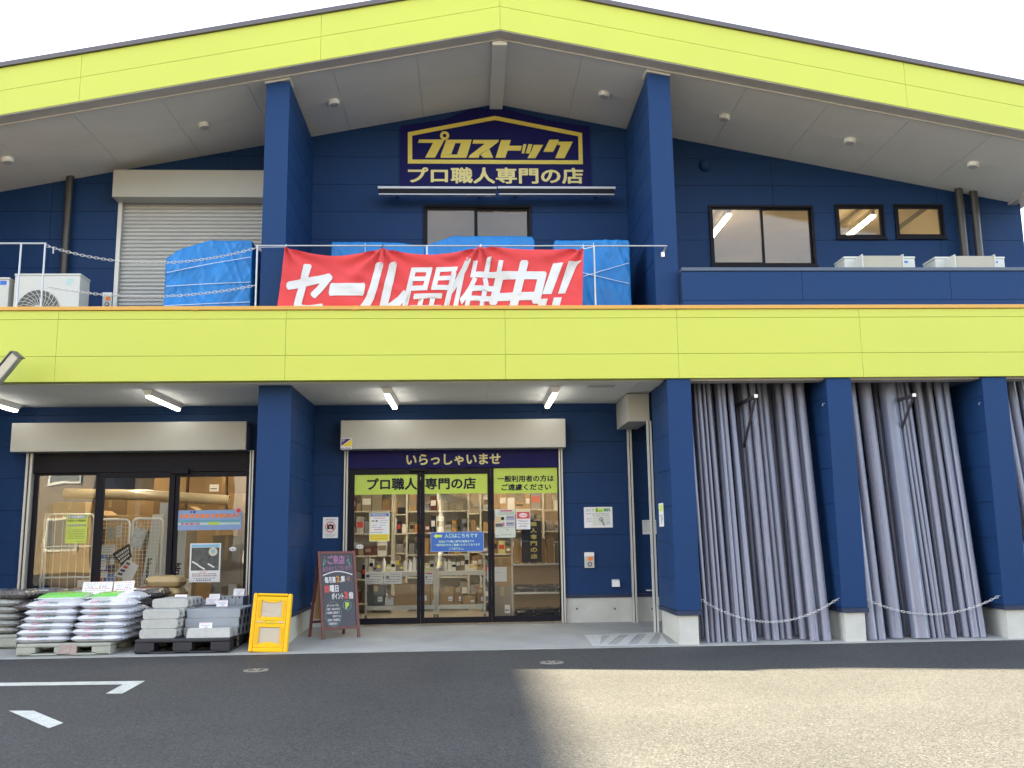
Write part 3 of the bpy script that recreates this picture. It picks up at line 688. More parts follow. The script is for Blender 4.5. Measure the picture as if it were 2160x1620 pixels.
# small tsu
pl((1390,392),(1425,392),(1400,494),(1370,494)); pl((1447,392),(1490,392),(1462,494),(1415,494)); pl((1505,400),(1610,400),(1525,547),(1435,547),(1480,470))
# ku
pl((1680,342),(1785,342),(1778,366),(1722,476),(1612,476)); pl((1780,364),(1940,364),(1848,547),(1745,547),(1805,402),(1768,402))
mb.build("logo_lettering", sg)
t0 = spx(107, 828); t1 = spx(2055, 655); mb = MB(); mb.ftext("プロ職人専門の店", t0[0], t1[0], t0[1], t1[1], yo, CREAM, .03); mb.build("slogan_lettering", sg)
# ---- two linear sign lamps
for k, (xa, xb, lab) in enumerate(((797,1048,"left half of the long double strip lamp mounted below the shop sign"),(1050,1298,"right half of the long double strip lamp mounted below the shop sign"))):
    Y = YW-.30; a = at(xa, 397, Y); b = at(xb, 397, Y); z = (a.z+b.z)/2
    s = thing("sign_lamp", lab, "lamp", ((a.x+b.x)/2, Y, z-.12), "strip lamps under the shop sign")
    mb = MB(); mb.box(a.x, b.x, Y-.03, Y+.06, z-.018, z+.018, GALV); mb.build("top_rail", s, bevel=.004)
    mb = MB(); mb.box(a.x+.015, b.x-.015, Y-.01, Y+.05, z-.085, z-.02, FRAME); mb.build("housing", s)
    mb = MB(); mb.box(a.x+.015, b.x-.02, Y-.022, Y+.05, z-.104, z-.088, GALV); mb.build("bottom_rail", s)
    mb = MB()
    for t in (.15, .85): x = a.x+(b.x-a.x)*t; mb.box(x-.015, x+.015, Y+.062, YW-.003, z-.03, z+.0, FRAME)
    mb.build("arm", s)
# ---- round lamps in the upper soffit
def on_soffit(px, py):
    d = ray(px, py); best = None
    for s in (-1, 1):                      # z = RZ - RS*s*(x-RX)
        t = (RZ+.008 + RS*s*RX - CAM.z - RS*s*CAM.x)/(d.z + RS*s*d.x); p = CAM+d*t
        if (p.x-RX)*s >= 0: best = (p, s)
    return best
for (px, py, lab) in ((15,335,"round white ceiling lamp in the upper soffit nearest the left edge of the picture"),(430,262,"round white ceiling lamp in the soffit above the upstairs roller shutter"),
        (703,214,"round white ceiling lamp in the soffit just right of the left upper pillar"),(1275,197,"round white ceiling lamp in the soffit just left of the right upper pillar"),
        (1528,245,"round white ceiling lamp in the soffit above the wide upstairs window on the right"),(1793,295,"round white ceiling lamp in the soffit above the pair of small upstairs windows"),(2053,345,"round white ceiling lamp in the soffit near the right eave above the downpipes")):
    p, s = on_soffit(px, py); n = Vector((-RS*s, 0, -1)).normalized()
    o = thing("ceiling_lamp", lab, "lamp", tuple(p), "round lamps in the upper soffit")
    mb = MB(); mb.tube([p, p+n*.045, p+n*.055], [.080, .080, .072], WHITE, 28); mb.build("body", o)
    mb = MB(); mb.tube([p+n*.054, p+n*.060], [.060, .052], LENS, 28); mb.build("diffuser", o)
# ---- strip lights under the canopy
for (px, py, lab) in ((817,828,"lit strip light under the canopy left of the entrance"),(1170,826,"lit strip light under the canopy right of the entrance"),(315,831,"lit strip light under the canopy above the left shop front"),(-62,832,"lit strip light under the canopy cut by the left picture edge")):
    q = at(px, py, .62); x = q.x; y0, y1 = .55, 1.78
    o = thing("strip_light", lab, "lamp", (x, (y0+y1)/2, FB), "strip lights under the canopy")
    mb = MB(); n = 2
    pr = [(x-.065, FB-.002), (x-.033, FB-.075), (x+.033, FB-.075), (x+.065, FB-.002)]
    mb.prism(pr, y0, y1, WHITE); mb.build("body", o, bevel=.003)
    mb = MB(); mb.prism([(x-.034, FB-.076), (x-.026, FB-.105), (x+.026, FB-.105), (x+.034, FB-.076)], y0+.03, y1-.03, LED); mb.build("tube", o, bevel=.008)
# ---- floodlight at the left edge
q = at(3, 790, -.28); e = at(24, 752, -.40)
o = thing("flood_light", "grey adjustable floodlight on an arm fixed to the canopy band at the left picture edge", "lamp", (q.x, -.28, q.z))
ax = Vector((e.x-q.x, -.03, e.z-q.z)).normalized(); sd = Vector((0,-1,0)).cross(ax).normalized(); fr = ax.cross(sd)
c = q - ax*.22
mb = MB(); mb.obox(c+ax*.20, ax, sd, fr, .30, .055, .05, mat("flood_grey", (.33,.33,.30), .35, metal=.4)); mb.build("body", o, bevel=.012)
mb = MB(); mb.obox(c+ax*.19-fr*.0515, ax, sd, fr, .27, .036, .002, LENS); mb.build("lens", o)
mb = MB(); mb.obox(c+ax*.19+sd*.062, ax, sd, fr, .31, .006, .062, ACD); mb.obox(c+ax*.505, ax, sd, fr, .006, .062, .06, ACD); mb.build("rim", o)
mb = MB(); mb.tube([c+ax*.1+fr*.05, Vector((c.x-.05, -.1, c.z-.05)), Vector((c.x-.08, 0.0, c.z-.06))], .016, ACD, 8); mb.build("arm", o)

# ---- papers
def sheet(name, label, cat, r, Y, base, prints=(), texts=(), lines=(), group=None, th=.003, rims=()):
    """flat printed sheet facing the street. prints: (u0,u1,v0,v1,mat); lines: (u0,u1,v,h,mat) broken small print"""
    x0, x1, z0, z1 = r; U = lambda u: x0+(x1-x0)*u; V = lambda v: z0+(z1-z0)*v
    mb = MB(); mb.box(x0, x1, Y-th, Y, z0, z1, base); k = 0
    for (u0, u1, v0, v1, m) in prints:
        k += 1; yy = Y-th-.0004*k-.0004; mb.quad((U(u0),yy,V(v0)),(U(u1),yy,V(v0)),(U(u1),yy,V(v1)),(U(u0),yy,V(v1)),m)
    yy = Y-th-.0004*(k+2)
    for (b, u0, u1, v0, v1, m, bo) in texts: mb.ftext(b, U(u0), U(u1), V(v0), V(v1), yy, m, bo)
    for (u0, u1, v, h, m) in lines:
        u = u0
        while u < u1-.01:
            wd = rnd.uniform(.02, .07); e = min(u1, u+wd); mb.quad((U(u),yy,V(v)),(U(e),yy,V(v)),(U(e),yy,V(v+h)),(U(u),yy,V(v+h)),m); u = e+rnd.uniform(.008,.03)
    return mb, yy, U, V
def fin(mb, name, label, cat, group=None): return tag(mb.build(name), label, cat, group)
r = rect(681, 1091, 713, 1135, YW-.002); mb, yy, U, V = sheet("", "", "", r, YW-.001, PAPER, lines=[(.2,.8,.88,.03,GREYINK),(.2,.75,.80,.03,GREYINK),(.25,.7,.24,.02,REDINK),(.15,.85,.16,.018,GREYINK),(.15,.8,.11,.018,GREYINK),(.2,.75,.06,.018,GREYINK)])
cx, cz, w_ = U(.5), V(.53), (r[1]-r[0])
mb.box(cx-w_*.22, cx+w_*.22, yy-.001, yy, cz-w_*.14, cz+w_*.14, BLACK); mb.box(cx-w_*.09, cx+w_*.09, yy-.001, yy, cz+w_*.14, cz+w_*.19, BLACK)
mb.ring((cx, yy-.002, cz-.002), (0,-1,0), w_*.05, w_*.085, PAPER); mb.ring((cx, yy-.003, cz), (0,-1,0), w_*.29, w_*.34, REDINK)
mb.obox((cx, yy-.0032, cz), Vector((1,0,-1)).normalized(), (0,1,0), Vector((1,0,1)).normalized(), w_*.3, .0003, w_*.02, REDINK)
fin(mb, "no_photography_notice", "white notice with crossed out camera in a red ring on blue wall", "notice")
r = rect(718.5, 924, 742.5, 948, 1.797); mb, yy, U, V = sheet("", "", "", r, 1.7985, PAPER, texts=[("ALSOK", .04, .92, .03, .17, PURPLE, .02)])
mb.add([(U(.06),yy,V(.30)),(U(.94),yy,V(.94)),(U(.06),yy,V(.94))], [(0,1,2)], PURPLE); mb.add([(U(.08),yy-.0002,V(.27)),(U(.96),yy-.0002,V(.27)),(U(.96),yy-.0002,V(.92))], [(0,1,2)], YELINK)
for k in range(3): mb.quad((U(.12),yy-.0005,V(.84-.08*k)),(U(.42-.08*k),yy-.0005,V(.84-.08*k)),(U(.42-.08*k),yy-.0005,V(.87-.08*k)),(U(.12),yy-.0005,V(.87-.08*k)),PAPER)
fin(mb, "security_sticker", "small square purple and yellow security sticker on the entrance shutter housing", "sticker")
r = rect(1232, 1069.5, 1292, 1113, YW-.002); mb, yy, U, V = sheet("", "", "", r, YW-.001, PAPER, prints=[(.38,.68,.74,.94,LIMEINK),(.30,.9,.12,.62,mat("poster_cream",(.66,.70,.62),.6,var=.1,vscale=9))], texts=[("パイプ",.06,.36,.77,.92,GREYINK,.02),("1",.42,.48,.75,.95,GREENINK,.04),("mm",.50,.64,.77,.86,GREENINK,.01),("無料",.69,.93,.76,.95,GREENINK,.03)], lines=[(.08,.88,.66,.03,GREYINK),(.3,.85,.60,.025,GREYINK),(.08,.27,.45,.02,GREYINK),(.08,.27,.37,.02,GREYINK),(.08,.27,.29,.02,GREYINK)])
mb.ring((U(.60), yy-.001, V(.40)), (0,-1,0), .018, .030, GREYINK, 16); mb.obox((U(.65), yy-.001, V(.26)), Vector((.5,0,-1)).normalized(), (0,1,0), Vector((1,0,.5)).normalized(), .05, .0003, .010, GREYINK)
mb.obox((U(.84), yy-.001, V(.22)), (1,0,0), (0,1,0), (0,0,1), .03, .0003, .006, CYANINK)
fin(mb, "pipe_notice", "white landscape notice about pipes on the blue wall right of the entrance", "notice")
q = rect(1355, 1097, 1371, 1127, YW); mb, yy, U, V = sheet("", "", "", (q[0], q[0]+.21, q[2], q[3]), YW-.001, PAPER, lines=[(.1,.9,.85,.05,GREYINK)]+[(.1,.9,.75-.08*k,.02,GREYINK) for k in range(8)])
fin(mb, "paper_notice", "white paper on the wall seen through the narrow side opening", "notice")
# sheet on the inner face of the first right pillar (faces left)
p0 = at(1374.5, 1062, YC1-.02); zt_, zb_ = at(1383, 1062, .75).z, at(1383, 1111, .75).z; mb = MB(); xx = x1a-.004
mb.quad((xx, .52, zb_), (xx, .80, zb_), (xx, .80, zt_), (xx, .52, zt_), PAPER); mb.quad((xx-.001, .56, zt_-.10), (xx-.001, .76, zt_-.10), (xx-.001, .76, zt_-.02), (xx-.001, .56, zt_-.02), LIMEINK)
for k in range(4): mb.quad((xx-.001, .56, zt_-.15-.02*k), (xx-.001, .76-.03*k, zt_-.15-.02*k), (xx-.001, .76-.03*k, zt_-.142-.02*k), (xx-.001, .56, zt_-.142-.02*k), GREYINK)
mb.obox((xx-.0012, .65, zb_+.07), (0,.5,-.8), (1,0,0), (0,.8,.5), .05, .0004, .012, GREENINK)
for v in mb.v: v.y -= 0
fin(mb, "pillar_notice", "narrow looking white notice stuck on the inner side of the first right pillar", "notice")
# switch boxes
def switch_box(px0, py0, px1, py1, lab):
    r = rect(px0, py0, px1, py1, YW-.04); o = thing("shutter_switch", lab, "switch box", ((r[0]+r[1])/2, YW-.03, r[2]), "shutter switch boxes")
    x0, x1, z0, z1 = r; mb = MB(); mb.box(x0, x1, YW-.045, YW-.003, z0, z1, ACW); mb.build("case", o, bevel=.005)
    mb = MB(); mb.box(x0, x1, YW-.05, YW-.0455, z1-(z1-z0)*.26, z1, WHITE); mb.build("lid", o, bevel=.002)
    mb = MB(); mb.box(x0+(x1-x0)*.35, x0+(x1-x0)*.85, YW-.0475, YW-.0455, z0+(z1-z0)*.47, z0+(z1-z0)*.73, ORANGEINK); mb.build("warning_label", o)
    mb = MB(); c = (x0+(x1-x0)*.52, z0+(z1-z0)*.24); mb.cyl((c[0], YW-.0455, c[1]), (c[0], YW-.052, c[1]), (x1-x0)*.25, ACD, 20); mb.cyl((c[0], YW-.052, c[1]), (c[0], YW-.056, c[1]), (x1-x0)*.13, GALV, 16); mb.build("key_dial", o)
switch_box(1233, 1165, 1253.5, 1198, "white shutter switch box with orange label on the wall right of the entrance")
switch_box(216, 617, 236, 650, "white shutter switch box with orange label left of the upstairs shutter")
# posters on the glass
YG = YW-.006
r = rect(779, 1081, 822, 1142, YG); mb, yy, U, V = sheet("", "", "", r, YG, mat("poster_pale_yellow",(.72,.70,.42),.5), prints=[(.05,.95,.86,.97,BLUEINK),(.06,.94,.26,.85,PAPER),(.03,.97,.03,.24,YELINK)], texts=[], lines=[(.12,.8,.93,.02,PAPER),(.1,.85,.875,.035,CREAM),(.2,.8,.79,.025,REDINK),(.5,.9,.72,.015,GREYINK),(.5,.9,.64,.015,GREYINK),(.15,.4,.55,.02,GREYINK),(.5,.8,.55,.015,GREYINK),(.1,.6,.47,.02,GREYINK),(.25,.7,.39,.03,REDINK),(.1,.65,.30,.025,GREYINK),(.08,.92,.17,.03,TAN),(.08,.92,.08,.03,TAN)])
mb.quad((U(.12),yy,V(.67)),(U(.25),yy,V(.67)),(U(.25),yy,V(.74)),(U(.12),yy,V(.74)),TAPE); mb.quad((U(.3),yy,V(.67)),(U(.42),yy,V(.67)),(U(.42),yy,V(.74)),(U(.3),yy,V(.74)),GREYINK)
fin(mb, "campaign_poster", "yellow bordered poster with blue heading on the left entrance door glass", "poster")
YG2 = YW+.022
r = rect(908.5, 1122, 1020.5, 1163.5, YG2); mb, yy, U, V = sheet("", "", "", r, YG2, mat("sign_pale_edge",(.40,.50,.70),.4), prints=[(.008,.992,.02,.98,mat("sign_blue",(.02,.13,.50),.35,var=.05))], texts=[("入口はこちらです", .26, .89, .70, .92, mat("sign_mint",(.55,.80,.62),.5), .02), ("当店はプロ職人専門の雑貨店です", .15, .82, .46, .58, MATS["sign_mint"], .02), ("一般利用の方はご遠慮いただいております", .07, .93, .28, .41, MATS["sign_mint"], .02), ("ご了承下さい。", .34, .62, .08, .21, MATS["sign_mint"], .02)])
mb.add([(U(.05),yy,V(.80)),(U(.115),yy,V(.68)),(U(.115),yy,V(.74)),(U(.215),yy,V(.74)),(U(.215),yy,V(.86)),(U(.115),yy,V(.86)),(U(.115),yy,V(.92))], [(0,1,2,3,4,5,6)], LIMEINK)
fin(mb, "entrance_sign", "blue sign with a lime left arrow and mint lettering on the middle door", "sign")
YG3 = YW+.045
r = rect(1044, 1074, 1087, 1134, YG3); mb, yy, U, V = sheet("", "", "", r, YG3, mat("poster_mint",(.58,.62,.54),.5,var=.05), prints=[(.25,.85,.91,.97,mat("poster_pink",(.50,.14,.22),.5)),(.55,.96,.60,.76,mat("poster_lilac",(.34,.34,.46),.5)),(.55,.96,.40,.55,MATS["poster_lilac"]),(.02,.38,.38,.50,ACD),(.02,.3,.54,.75,mat("poster_sand",(.60,.45,.26),.5)),(.36,.47,.40,.53,MATS["poster_pink"])], lines=[(.2,.95,.86,.02,GREENINK),(.1,.95,.81,.02,GREYINK),(.05,.95,.34,.015,GREYINK),(.3,.8,.09,.02,GREYINK),(.03,.2,.05,.03,GREYINK),(.6,.9,.70,.02,NAVYINK),(.6,.9,.48,.02,NAVYINK)])
mb.disc((U(.38), yy-.001, V(.67)), (0,-1,0), .024, BLACK, 18); mb.add([(U(.24),yy,V(.28)),(U(.30),yy,V(.28)),(U(.27),yy,V(.25))],[(2,1,0)],GREENINK); mb.add([(U(.56),yy,V(.26)),(U(.64),yy,V(.26)),(U(.60),yy,V(.30))],[(0,1,2)],NAVYINK)
fin(mb, "price_poster", "pale green poster with pink heading and photos on the right entrance window", "poster")
r = rect(1089, 1074.5, 1118.5, 1116.5, YG3); mb, yy, U, V = sheet("", "", "", r, YG3, PAPER, prints=[(.03,.97,.90,.98,CREAM),(.04,.97,.53,.88,mat("poster_red",(.58,.06,.07),.5))], lines=[(.08,.9,.44,.03,GREYINK),(.2,.8,.37,.025,PURPLE),(.1,.9,.28,.03,GREYINK),(.25,.8,.2,.03,GREYINK),(.2,.75,.13,.03,PURPLE),(.1,.8,.05,.02,GREYINK)])
mb.disc((U(.5), yy-.0002, V(.71)), (0,-1,0), .055, PAPER, 24, .028); mb.quad((U(.28),yy-.001,V(.69)),(U(.72),yy-.001,V(.69)),(U(.72),yy-.001,V(.73)),(U(.28),yy-.001,V(.73)),REDINK)
fin(mb, "payment_poster", "small red and white poster beside the pale green one on the entrance window", "poster")
def oval_sticker(px, py, Y, lab):
    q = at(px, py, Y); mb = MB(); mb.disc((q.x, Y, q.z), (0,-1,0), .052, ACD, 28, .031); mb.disc((q.x, Y-.001, q.z), (0,-1,0), .049, PAPER, 28, .028)
    for dx in (-.03, .03): mb.disc((q.x+dx, Y-.002, q.z), (0,-1,0), .007, ACD, 12)
    mb.add([(q.x-.014,Y-.002,q.z-.012),(q.x+.014,Y-.002,q.z-.012),(q.x,Y-.002,q.z+.014)],[(0,1,2)],GREENINK); fin(mb, "oval_sticker", lab, "sticker", "oval stickers on the doors")
oval_sticker(759, 1153, YW+.006, "small white oval sticker low on the left entrance door glass"); oval_sticker(491, 1158, YW+.03, "small white oval sticker on the right door of the left shop front")
# left shop front posters
YL = YW+.043
r = rect(139, 1086, 184, 1146, YL); mb, yy, U, V = sheet("", "", "", r, YL, mat("poster_lime",(.55,.66,.10),.5), prints=[(.06,.93,.87,.98,GREYINK),(.04,.93,.60,.66,ACD)], texts=[("不法投棄禁止",.08,.90,.885,.965,PAPER,.03),("防犯カメラ監視中",.06,.92,.75,.84,mat("olive_ink",(.16,.18,.04),.6,var=0),.03)], lines=[(.06,.9,.62,.025,PAPER),(.05,.25,.53,.02,MATS["olive_ink"])]+[(.06,.9,.46-.06*k,.022,MATS["olive_ink"]) for k in range(6)]+[(.5,.9,.05,.02,MATS["olive_ink"])])
fin(mb, "warning_poster", "lime yellow warning poster with black heading on the left shop window", "poster")
YL2 = YW+.028
r = rect(400, 1146, 465, 1228, YL2); mb, yy, U, V = sheet("", "", "", r, YL2, PAPER, prints=[(.04,.96,.90,.97,CYANINK),(.05,.95,.30,.89,mat("poster_charcoal",(.07,.08,.08),.5,var=.6,vscale=14))], lines=[(.35,.6,.25,.02,REDINK),(.1,.9,.20,.025,GREYINK),(.1,.9,.15,.025,mat("brown_ink",(.3,.14,.1),.6,var=0)),(.15,.85,.09,.02,GREYINK),(.25,.7,.04,.025,BLACK)])
mb.disc((U(.75), yy-.001, V(.78)), (0,-1,0), .058, mat("poster_ivory",(.62,.60,.45),.5), 26); mb.quad((U(.70),yy-.002,V(.74)),(U(.80),yy-.002,V(.74)),(U(.80),yy-.002,V(.83)),(U(.70),yy-.002,V(.83)),CYANINK)
for (a, b, c_, d) in ((.08,.55,.30,.42),(.5,.35,.9,.50),(.3,.42,.5,.33)): mb.obox((U((a+c_)/2), yy-.0015, V((b+d)/2)), Vector((.7,0,-.4)).normalized(), (0,1,0), Vector((.4,0,.7)).normalized(), .05, .0003, .010, PAPER)
fin(mb, "work_poster", "white framed poster with a dark photo on the left shop front", "poster")
r = rect(374, 1076, 510, 1118, YL2); mb, yy, U, V = sheet("", "", "", r, YL2, mat("poster_sky",(.22,.34,.60),.4,var=.08), prints=[(.02,.98,.38,.52,mat("poster_teal",(.12,.34,.45),.4)),(.0,.98,.26,.38,mat("poster_pale",(.45,.60,.62),.4)),(.48,.66,.26,.40,LIMEFILM)], lines=[(.04,.95,.62,.18,ORANGEINK),(.06,.35,.27,.10,MATS["poster_pink"]),(.2,.3,.86,.1,PURPLE)])
mb.disc((U(.945), yy-.001, V(.96)), (0,-1,0), .045, mat("badge_rim",(.5,.35,.45),.5), 12); mb.disc((U(.945), yy-.002, V(.96)), (0,-1,0), .03, REDINK, 16)
fin(mb, "blue_banner_poster", "wide pale blue poster with orange lettering across the left shop front door", "poster")

# ================================================================== TERRACE
# ---- air conditioners
def outdoor_unit(lab, px0, px1, pyt, Y, dep, base, fan=True, size=None):
    a = at(px0, pyt, Y); b = at(px1, pyt, Y); x0, x1, z1 = a.x, b.x, (a.z+b.z)/2; z0 = base
    o = thing("air_conditioner", lab, "air conditioner", ((x0+x1)/2, Y+dep/2, z0), "outdoor units on the terrace")
    mb = MB(); mb.box(x0, x1, Y, Y+dep, z0+.04, z1-.03, ACW); mb.build("casing", o, bevel=.008)
    mb = MB(); mb.box(x0-.006, x1+.006, Y-.006, Y+dep+.004, z1-.029, z1, ACW); mb.build("lid", o, bevel=.006)
    mb = MB(); mb.box(x0+.05, x0+.12, Y, Y+dep, z0, z0+.039, ACD); mb.build("foot", o); mb = MB(); mb.box(x1-.12, x1-.05, Y, Y+dep, z0, z0+.039, ACD); mb.build("foot", o)
    return o, x0, x1, z0, z1
YA = .95
o, x0, x1, z0, z1 = outdoor_unit("large white outdoor unit with half hidden fan grille behind the left railing", 32, 170, 577, YA, .30, FT-.04)
c = at(80, 655, YA); rr = .27; mb = MB(); mb.disc((c.x, YA-.003, c.z), (0,-1,0), rr, ACD, 40); mb.build("fan_opening", o)
mb = MB()
for k in range(26):
    t = 2*math.pi*k/26; pts = []
    for j in range(6):
        r_ = .06+(rr-.06)*j/5; tt = t+.55*j/5; pts.append((c.x+r_*math.cos(tt), YA-.014, c.z+r_*math.sin(tt)))
    mb.tube(pts, .0042, ACW, 5, False)
for r_ in (.15, .21, .265): mb.tube([(c.x+r_*math.cos(2*math.pi*k/36), YA-.012, c.z+r_*math.sin(2*math.pi*k/36)) for k in range(36)], .003, ACW, 5, closed=True)
mb.disc((c.x, YA-.016, c.z), (0,-1,0), .065, ACW, 24); mb.build("fan_grille", o)
mb = MB(); tx = at(140, 588, YA); mb.box(tx.x, tx.x+.10, YA-.0015, YA-.0005, tx.z-.085, tx.z, ACW)
for k in range(4): mb.box(tx.x, tx.x+.10-.012*k, YA-.0025, YA-.0016, tx.z-.02-.02*k, tx.z-.008-.02*k, mat("print_aqua",(.30,.52,.55),.5))
mb.build("type_label", o)
o, x0, x1, z0, z1 = outdoor_unit("white outdoor unit cut off by the left picture edge behind the railing", -95, 20, 585, YA+.02, .30, FT-.04)
mb = MB(); mb.box(x1-.11, x1-.03, YA+.0185, YA+.0195, z1-.10, z1-.045, BLUEINK); mb.build("type_label", o)
for (a_, b_, yt, la, lb) in ((1780,1929,541,"white outdoor unit with beige guard behind the parapet under the small windows",1.0),(1972,2118,541.5,"white outdoor unit with beige guard at the right end of the parapet",1.0)):
    Y = .62; o, x0, x1, z0, z1 = outdoor_unit(la, a_, b_, yt, Y, .32, FT-.04)
    w_ = x1-x0; mb = MB(); zg, zs = at((a_+b_)/2, yt-1.5, Y-.2).z, at((a_+b_)/2, yt-4.5, Y-.2).z; mb.box(x0+w_*.17, x0+w_*.72, Y-.20, Y-.19, z0+.2, zg, ACG); mb.build("wind_guard", o)
    mb = MB(); mb.box(x0+w_*.155, x0+w_*.17, Y-.21, Y-.003, z0+.2, zs, ACW); mb.build("guard_side", o)
    mb = MB(); mb.box(x0+w_*.72, x0+w_*.735, Y-.21, Y-.003, z0+.2, zs, ACW); mb.build("guard_side", o)
    mb = MB(); mb.box(x1-w_*.18, x1-w_*.10, Y-.003, Y-.001, z1-.085, z1-.06, BLUEINK); mb.build("type_label", o)
# ---- railings
def railing(lab, posts, rails, Y=.14):
    o = thing("railing", lab, "railing", (posts[0][0], Y, CT), "steel railings along the terrace edge")
    for x, zt in posts: mb = MB(); mb.tube([(x, Y, FT-.04), (x, Y, zt)], .0115, GALV, 8); mb.build("post", o)
    for (xa, xb, z, r_) in rails: mb = MB(); mb.tube([(xa, Y, z), (xb, Y, z)], r_, GALV, 8); mb.build("rail", o)
    return o
zr = at(60, 513.5, .14).z; zr2 = at(900, 518.5, .14).z; zlo = CT+.022
pa = at(40, 580, .14).x; pb = at(91, 580, .14).x
railing("short grey steel railing in front of the outdoor units at the left", [(pa, zr), (pb, zr), (XL+.2, zr)], [(XL+.2, pb+.012, zr, .0115), (XL+.2, pb-.01, zlo, .010)])
xa = at(541, 580, .14).x; xe = at(1407, 519, .14).x; xm = at(1254.5, 580, .14).x
o = railing("long thin steel railing holding the red banner", [(xa, zr2), (xm, zr2), ((xa+xm)/2, zr2)], [(xa-.012, xe, zr2, .0095), (xa, xe+.02, zlo, .009)])
mb = MB(); mb.tube([(xe-.01, .14, zr2), (xe-.01, .20, zr2-.01), (xe-.03, .25, zr2-.06)], .012, GALV, 8); mb.box(xe-.055, xe-.015, .225, .249, zr2-.11, zr2-.05, WHITE); mb.build("bracket", o)
# ---- chains: real links
def chain(name, lab, a, b, sag, pitch, wire, m, grp, tail=None):
    a = Vector(a); b = Vector(b); N = max(4, int((b-a).length*1.03/pitch)); mb = MB()
    P = lambda t: a+(b-a)*t - Vector((0,0,1))*sag*4*t*(1-t)
    for k in range(N):
        c = P((k+.5)/N); d = (P((k+1)/N)-P(k/N)).normalized(); s1 = d.cross(Vector((0,1,0))).normalized(); s2 = d.cross(s1)
        s_ = s1 if k % 2 == 0 else s2; L_ = pitch*.78; W_ = pitch*.34
        mb.tube([c+d*L_*math.cos(t)*(.85+.15*abs(math.cos(t)))+s_*W_*math.sin(t) for t in [2*math.pi*j/10 for j in range(10)]], wire, m, 5, closed=True)
    if tail:
        for j in range(3): mb.tube([tail+Vector((.006*math.sin(t), 0, -.02-.026*j+.016*math.cos(t))) for t in [2*math.pi*i/8 for i in range(8)]], wire, m, 5, closed=True)
    return tag(mb.build(name), lab, "chain", grp)
y_ = .14
a = at(97, 518, y_); b = at(540, 523, y_); chain("safety_chain", "upper white chain hung between the two terrace railings", a, b, .20, .042, .0030, CHAIN, "terrace chains", at(113, 520, y_))
a = at(95, 604, y_-.012); b = at(538, 602, y_-.012); chain("safety_chain", "lower white chain hung between the two terrace railings", a, b, .13, .042, .0030, CHAIN, "terrace chains", at(108, 607, y_-.012))
# ---- tarpaulin covered stacks
def tarp(lab, outline, Y0, dep, seed, bulge=.03, ropes=()):
    """outline: photo pixels of the front top edge left->right; draped block with folds"""
    top = [at(x, y, Y0) for x, y in outline]; zb = FT-.035; nx, nz, ny = 84, 44, 14; mb = MB()
    def tz(u):
        xs = top[0].x+(top[-1].x-top[0].x)*u
        for p, q in zip(top, top[1:]):
            if p.x <= xs <= q.x+1e-6: return p.z+(q.z-p.z)*((xs-p.x)/max(1e-6, q.x-p.x))
        return top[-1].z
    x0, x1 = top[0].x, top[-1].x
    def wr(x, y, z):
        v = Vector((x*3.2, y*3.2, z*2.2+seed*7)); n1 = noise.noise(v); n2 = noise.noise(v*2.7+Vector((3,1,seed)))
        ridge = 1-abs(noise.noise(Vector((x*6+z*2.5, seed*3, z*1.6)))*2.2); r2 = 1-abs(noise.noise(Vector((x*11-z*7, y*6, seed+z*3)))*2.5)
        return bulge*(n1*1.1+n2*.35)+bulge*.5*max(0, ridge)**3+bulge*.28*max(0, r2)**4
    grid = {}
    def pt(key, p, nrm):
        if key not in grid:
            d = wr(*p); grid[key] = len(vs); vs.append(Vector(p)+Vector(nrm)*d)
        return grid[key]
    vs = []; fs = []
    # wrap: front, top, sides as one sheet of (s along x) rows
    rows = []
    for j in range(nz+1): rows.append(('f', j/nz))
    for j in range(1, ny+1): rows.append(('t', j/ny))
    idx = []
    for kind, t in rows:
        line = []
        for i in range(nx+1):
            u = i/nx; x = x0+(x1-x0)*u; zt_ = tz(u)
            if kind == 'f': p = Vector((x, Y0-.05*(1-t)*(.5+.5*noise.noise(Vector((x*2,seed,0)))), zb+(zt_-zb)*t)); nn = Vector((0,-1,0))
            else: p = Vector((x, Y0+dep*t, zt_-.02*t)); nn = Vector((0,0,1))
            p += nn*wr(p.x, p.y, p.z); line.append(len(vs)); vs.append(p)
        idx.append(line)
    for a_, b_ in zip(idx, idx[1:]):
        for i in range(nx): fs.append((a_[i], a_[i+1], b_[i+1], b_[i]))
    # side curtains
    for side in (0, nx):
        base = [l_[side] for l_ in idx]; frontcol = base[:nz+1]; topcol = base[nz:]
        prev = frontcol
        for j in range(1, len(topcol)):
            y = Y0+dep*j/ny; cur = []
            for k in range(nz):
                zz = vs[frontcol[k]].z; p = Vector((vs[frontcol[k]].x, y, zz)); sg_ = -1 if side == 0 else 1
                p.x += sg_*wr(p.x, p.y, p.z)*.8; cur.append(len(vs)); vs.append(p)
            cur.append(topcol[j])
            for k in range(nz):
                q4 = (prev[k], prev[k+1], cur[k+1], cur[k]); fs.append(q4 if side == 0 else tuple(reversed(q4)))
            prev = cur
    mb.add(vs, fs, TARP, True); o = thing("tarp_stack", lab, "tarpaulin", ((x0+x1)/2, Y0+dep/2, zb), "blue tarpaulin covered stacks on the terrace"); mb.build("tarpaulin", o)
    for rp in ropes:
        mb = MB(); pts = []
        for (p, q) in zip(rp, rp[1:]):
            for t in [i/8 for i in range(9)]: w_ = at(p[0]+(q[0]-p[0])*t, p[1]+(q[1]-p[1])*t, Y0-.045); pts.append(w_)
        mb.tube(pts, .0045, ROPE, 5); mb.build("rope", o)
    return o
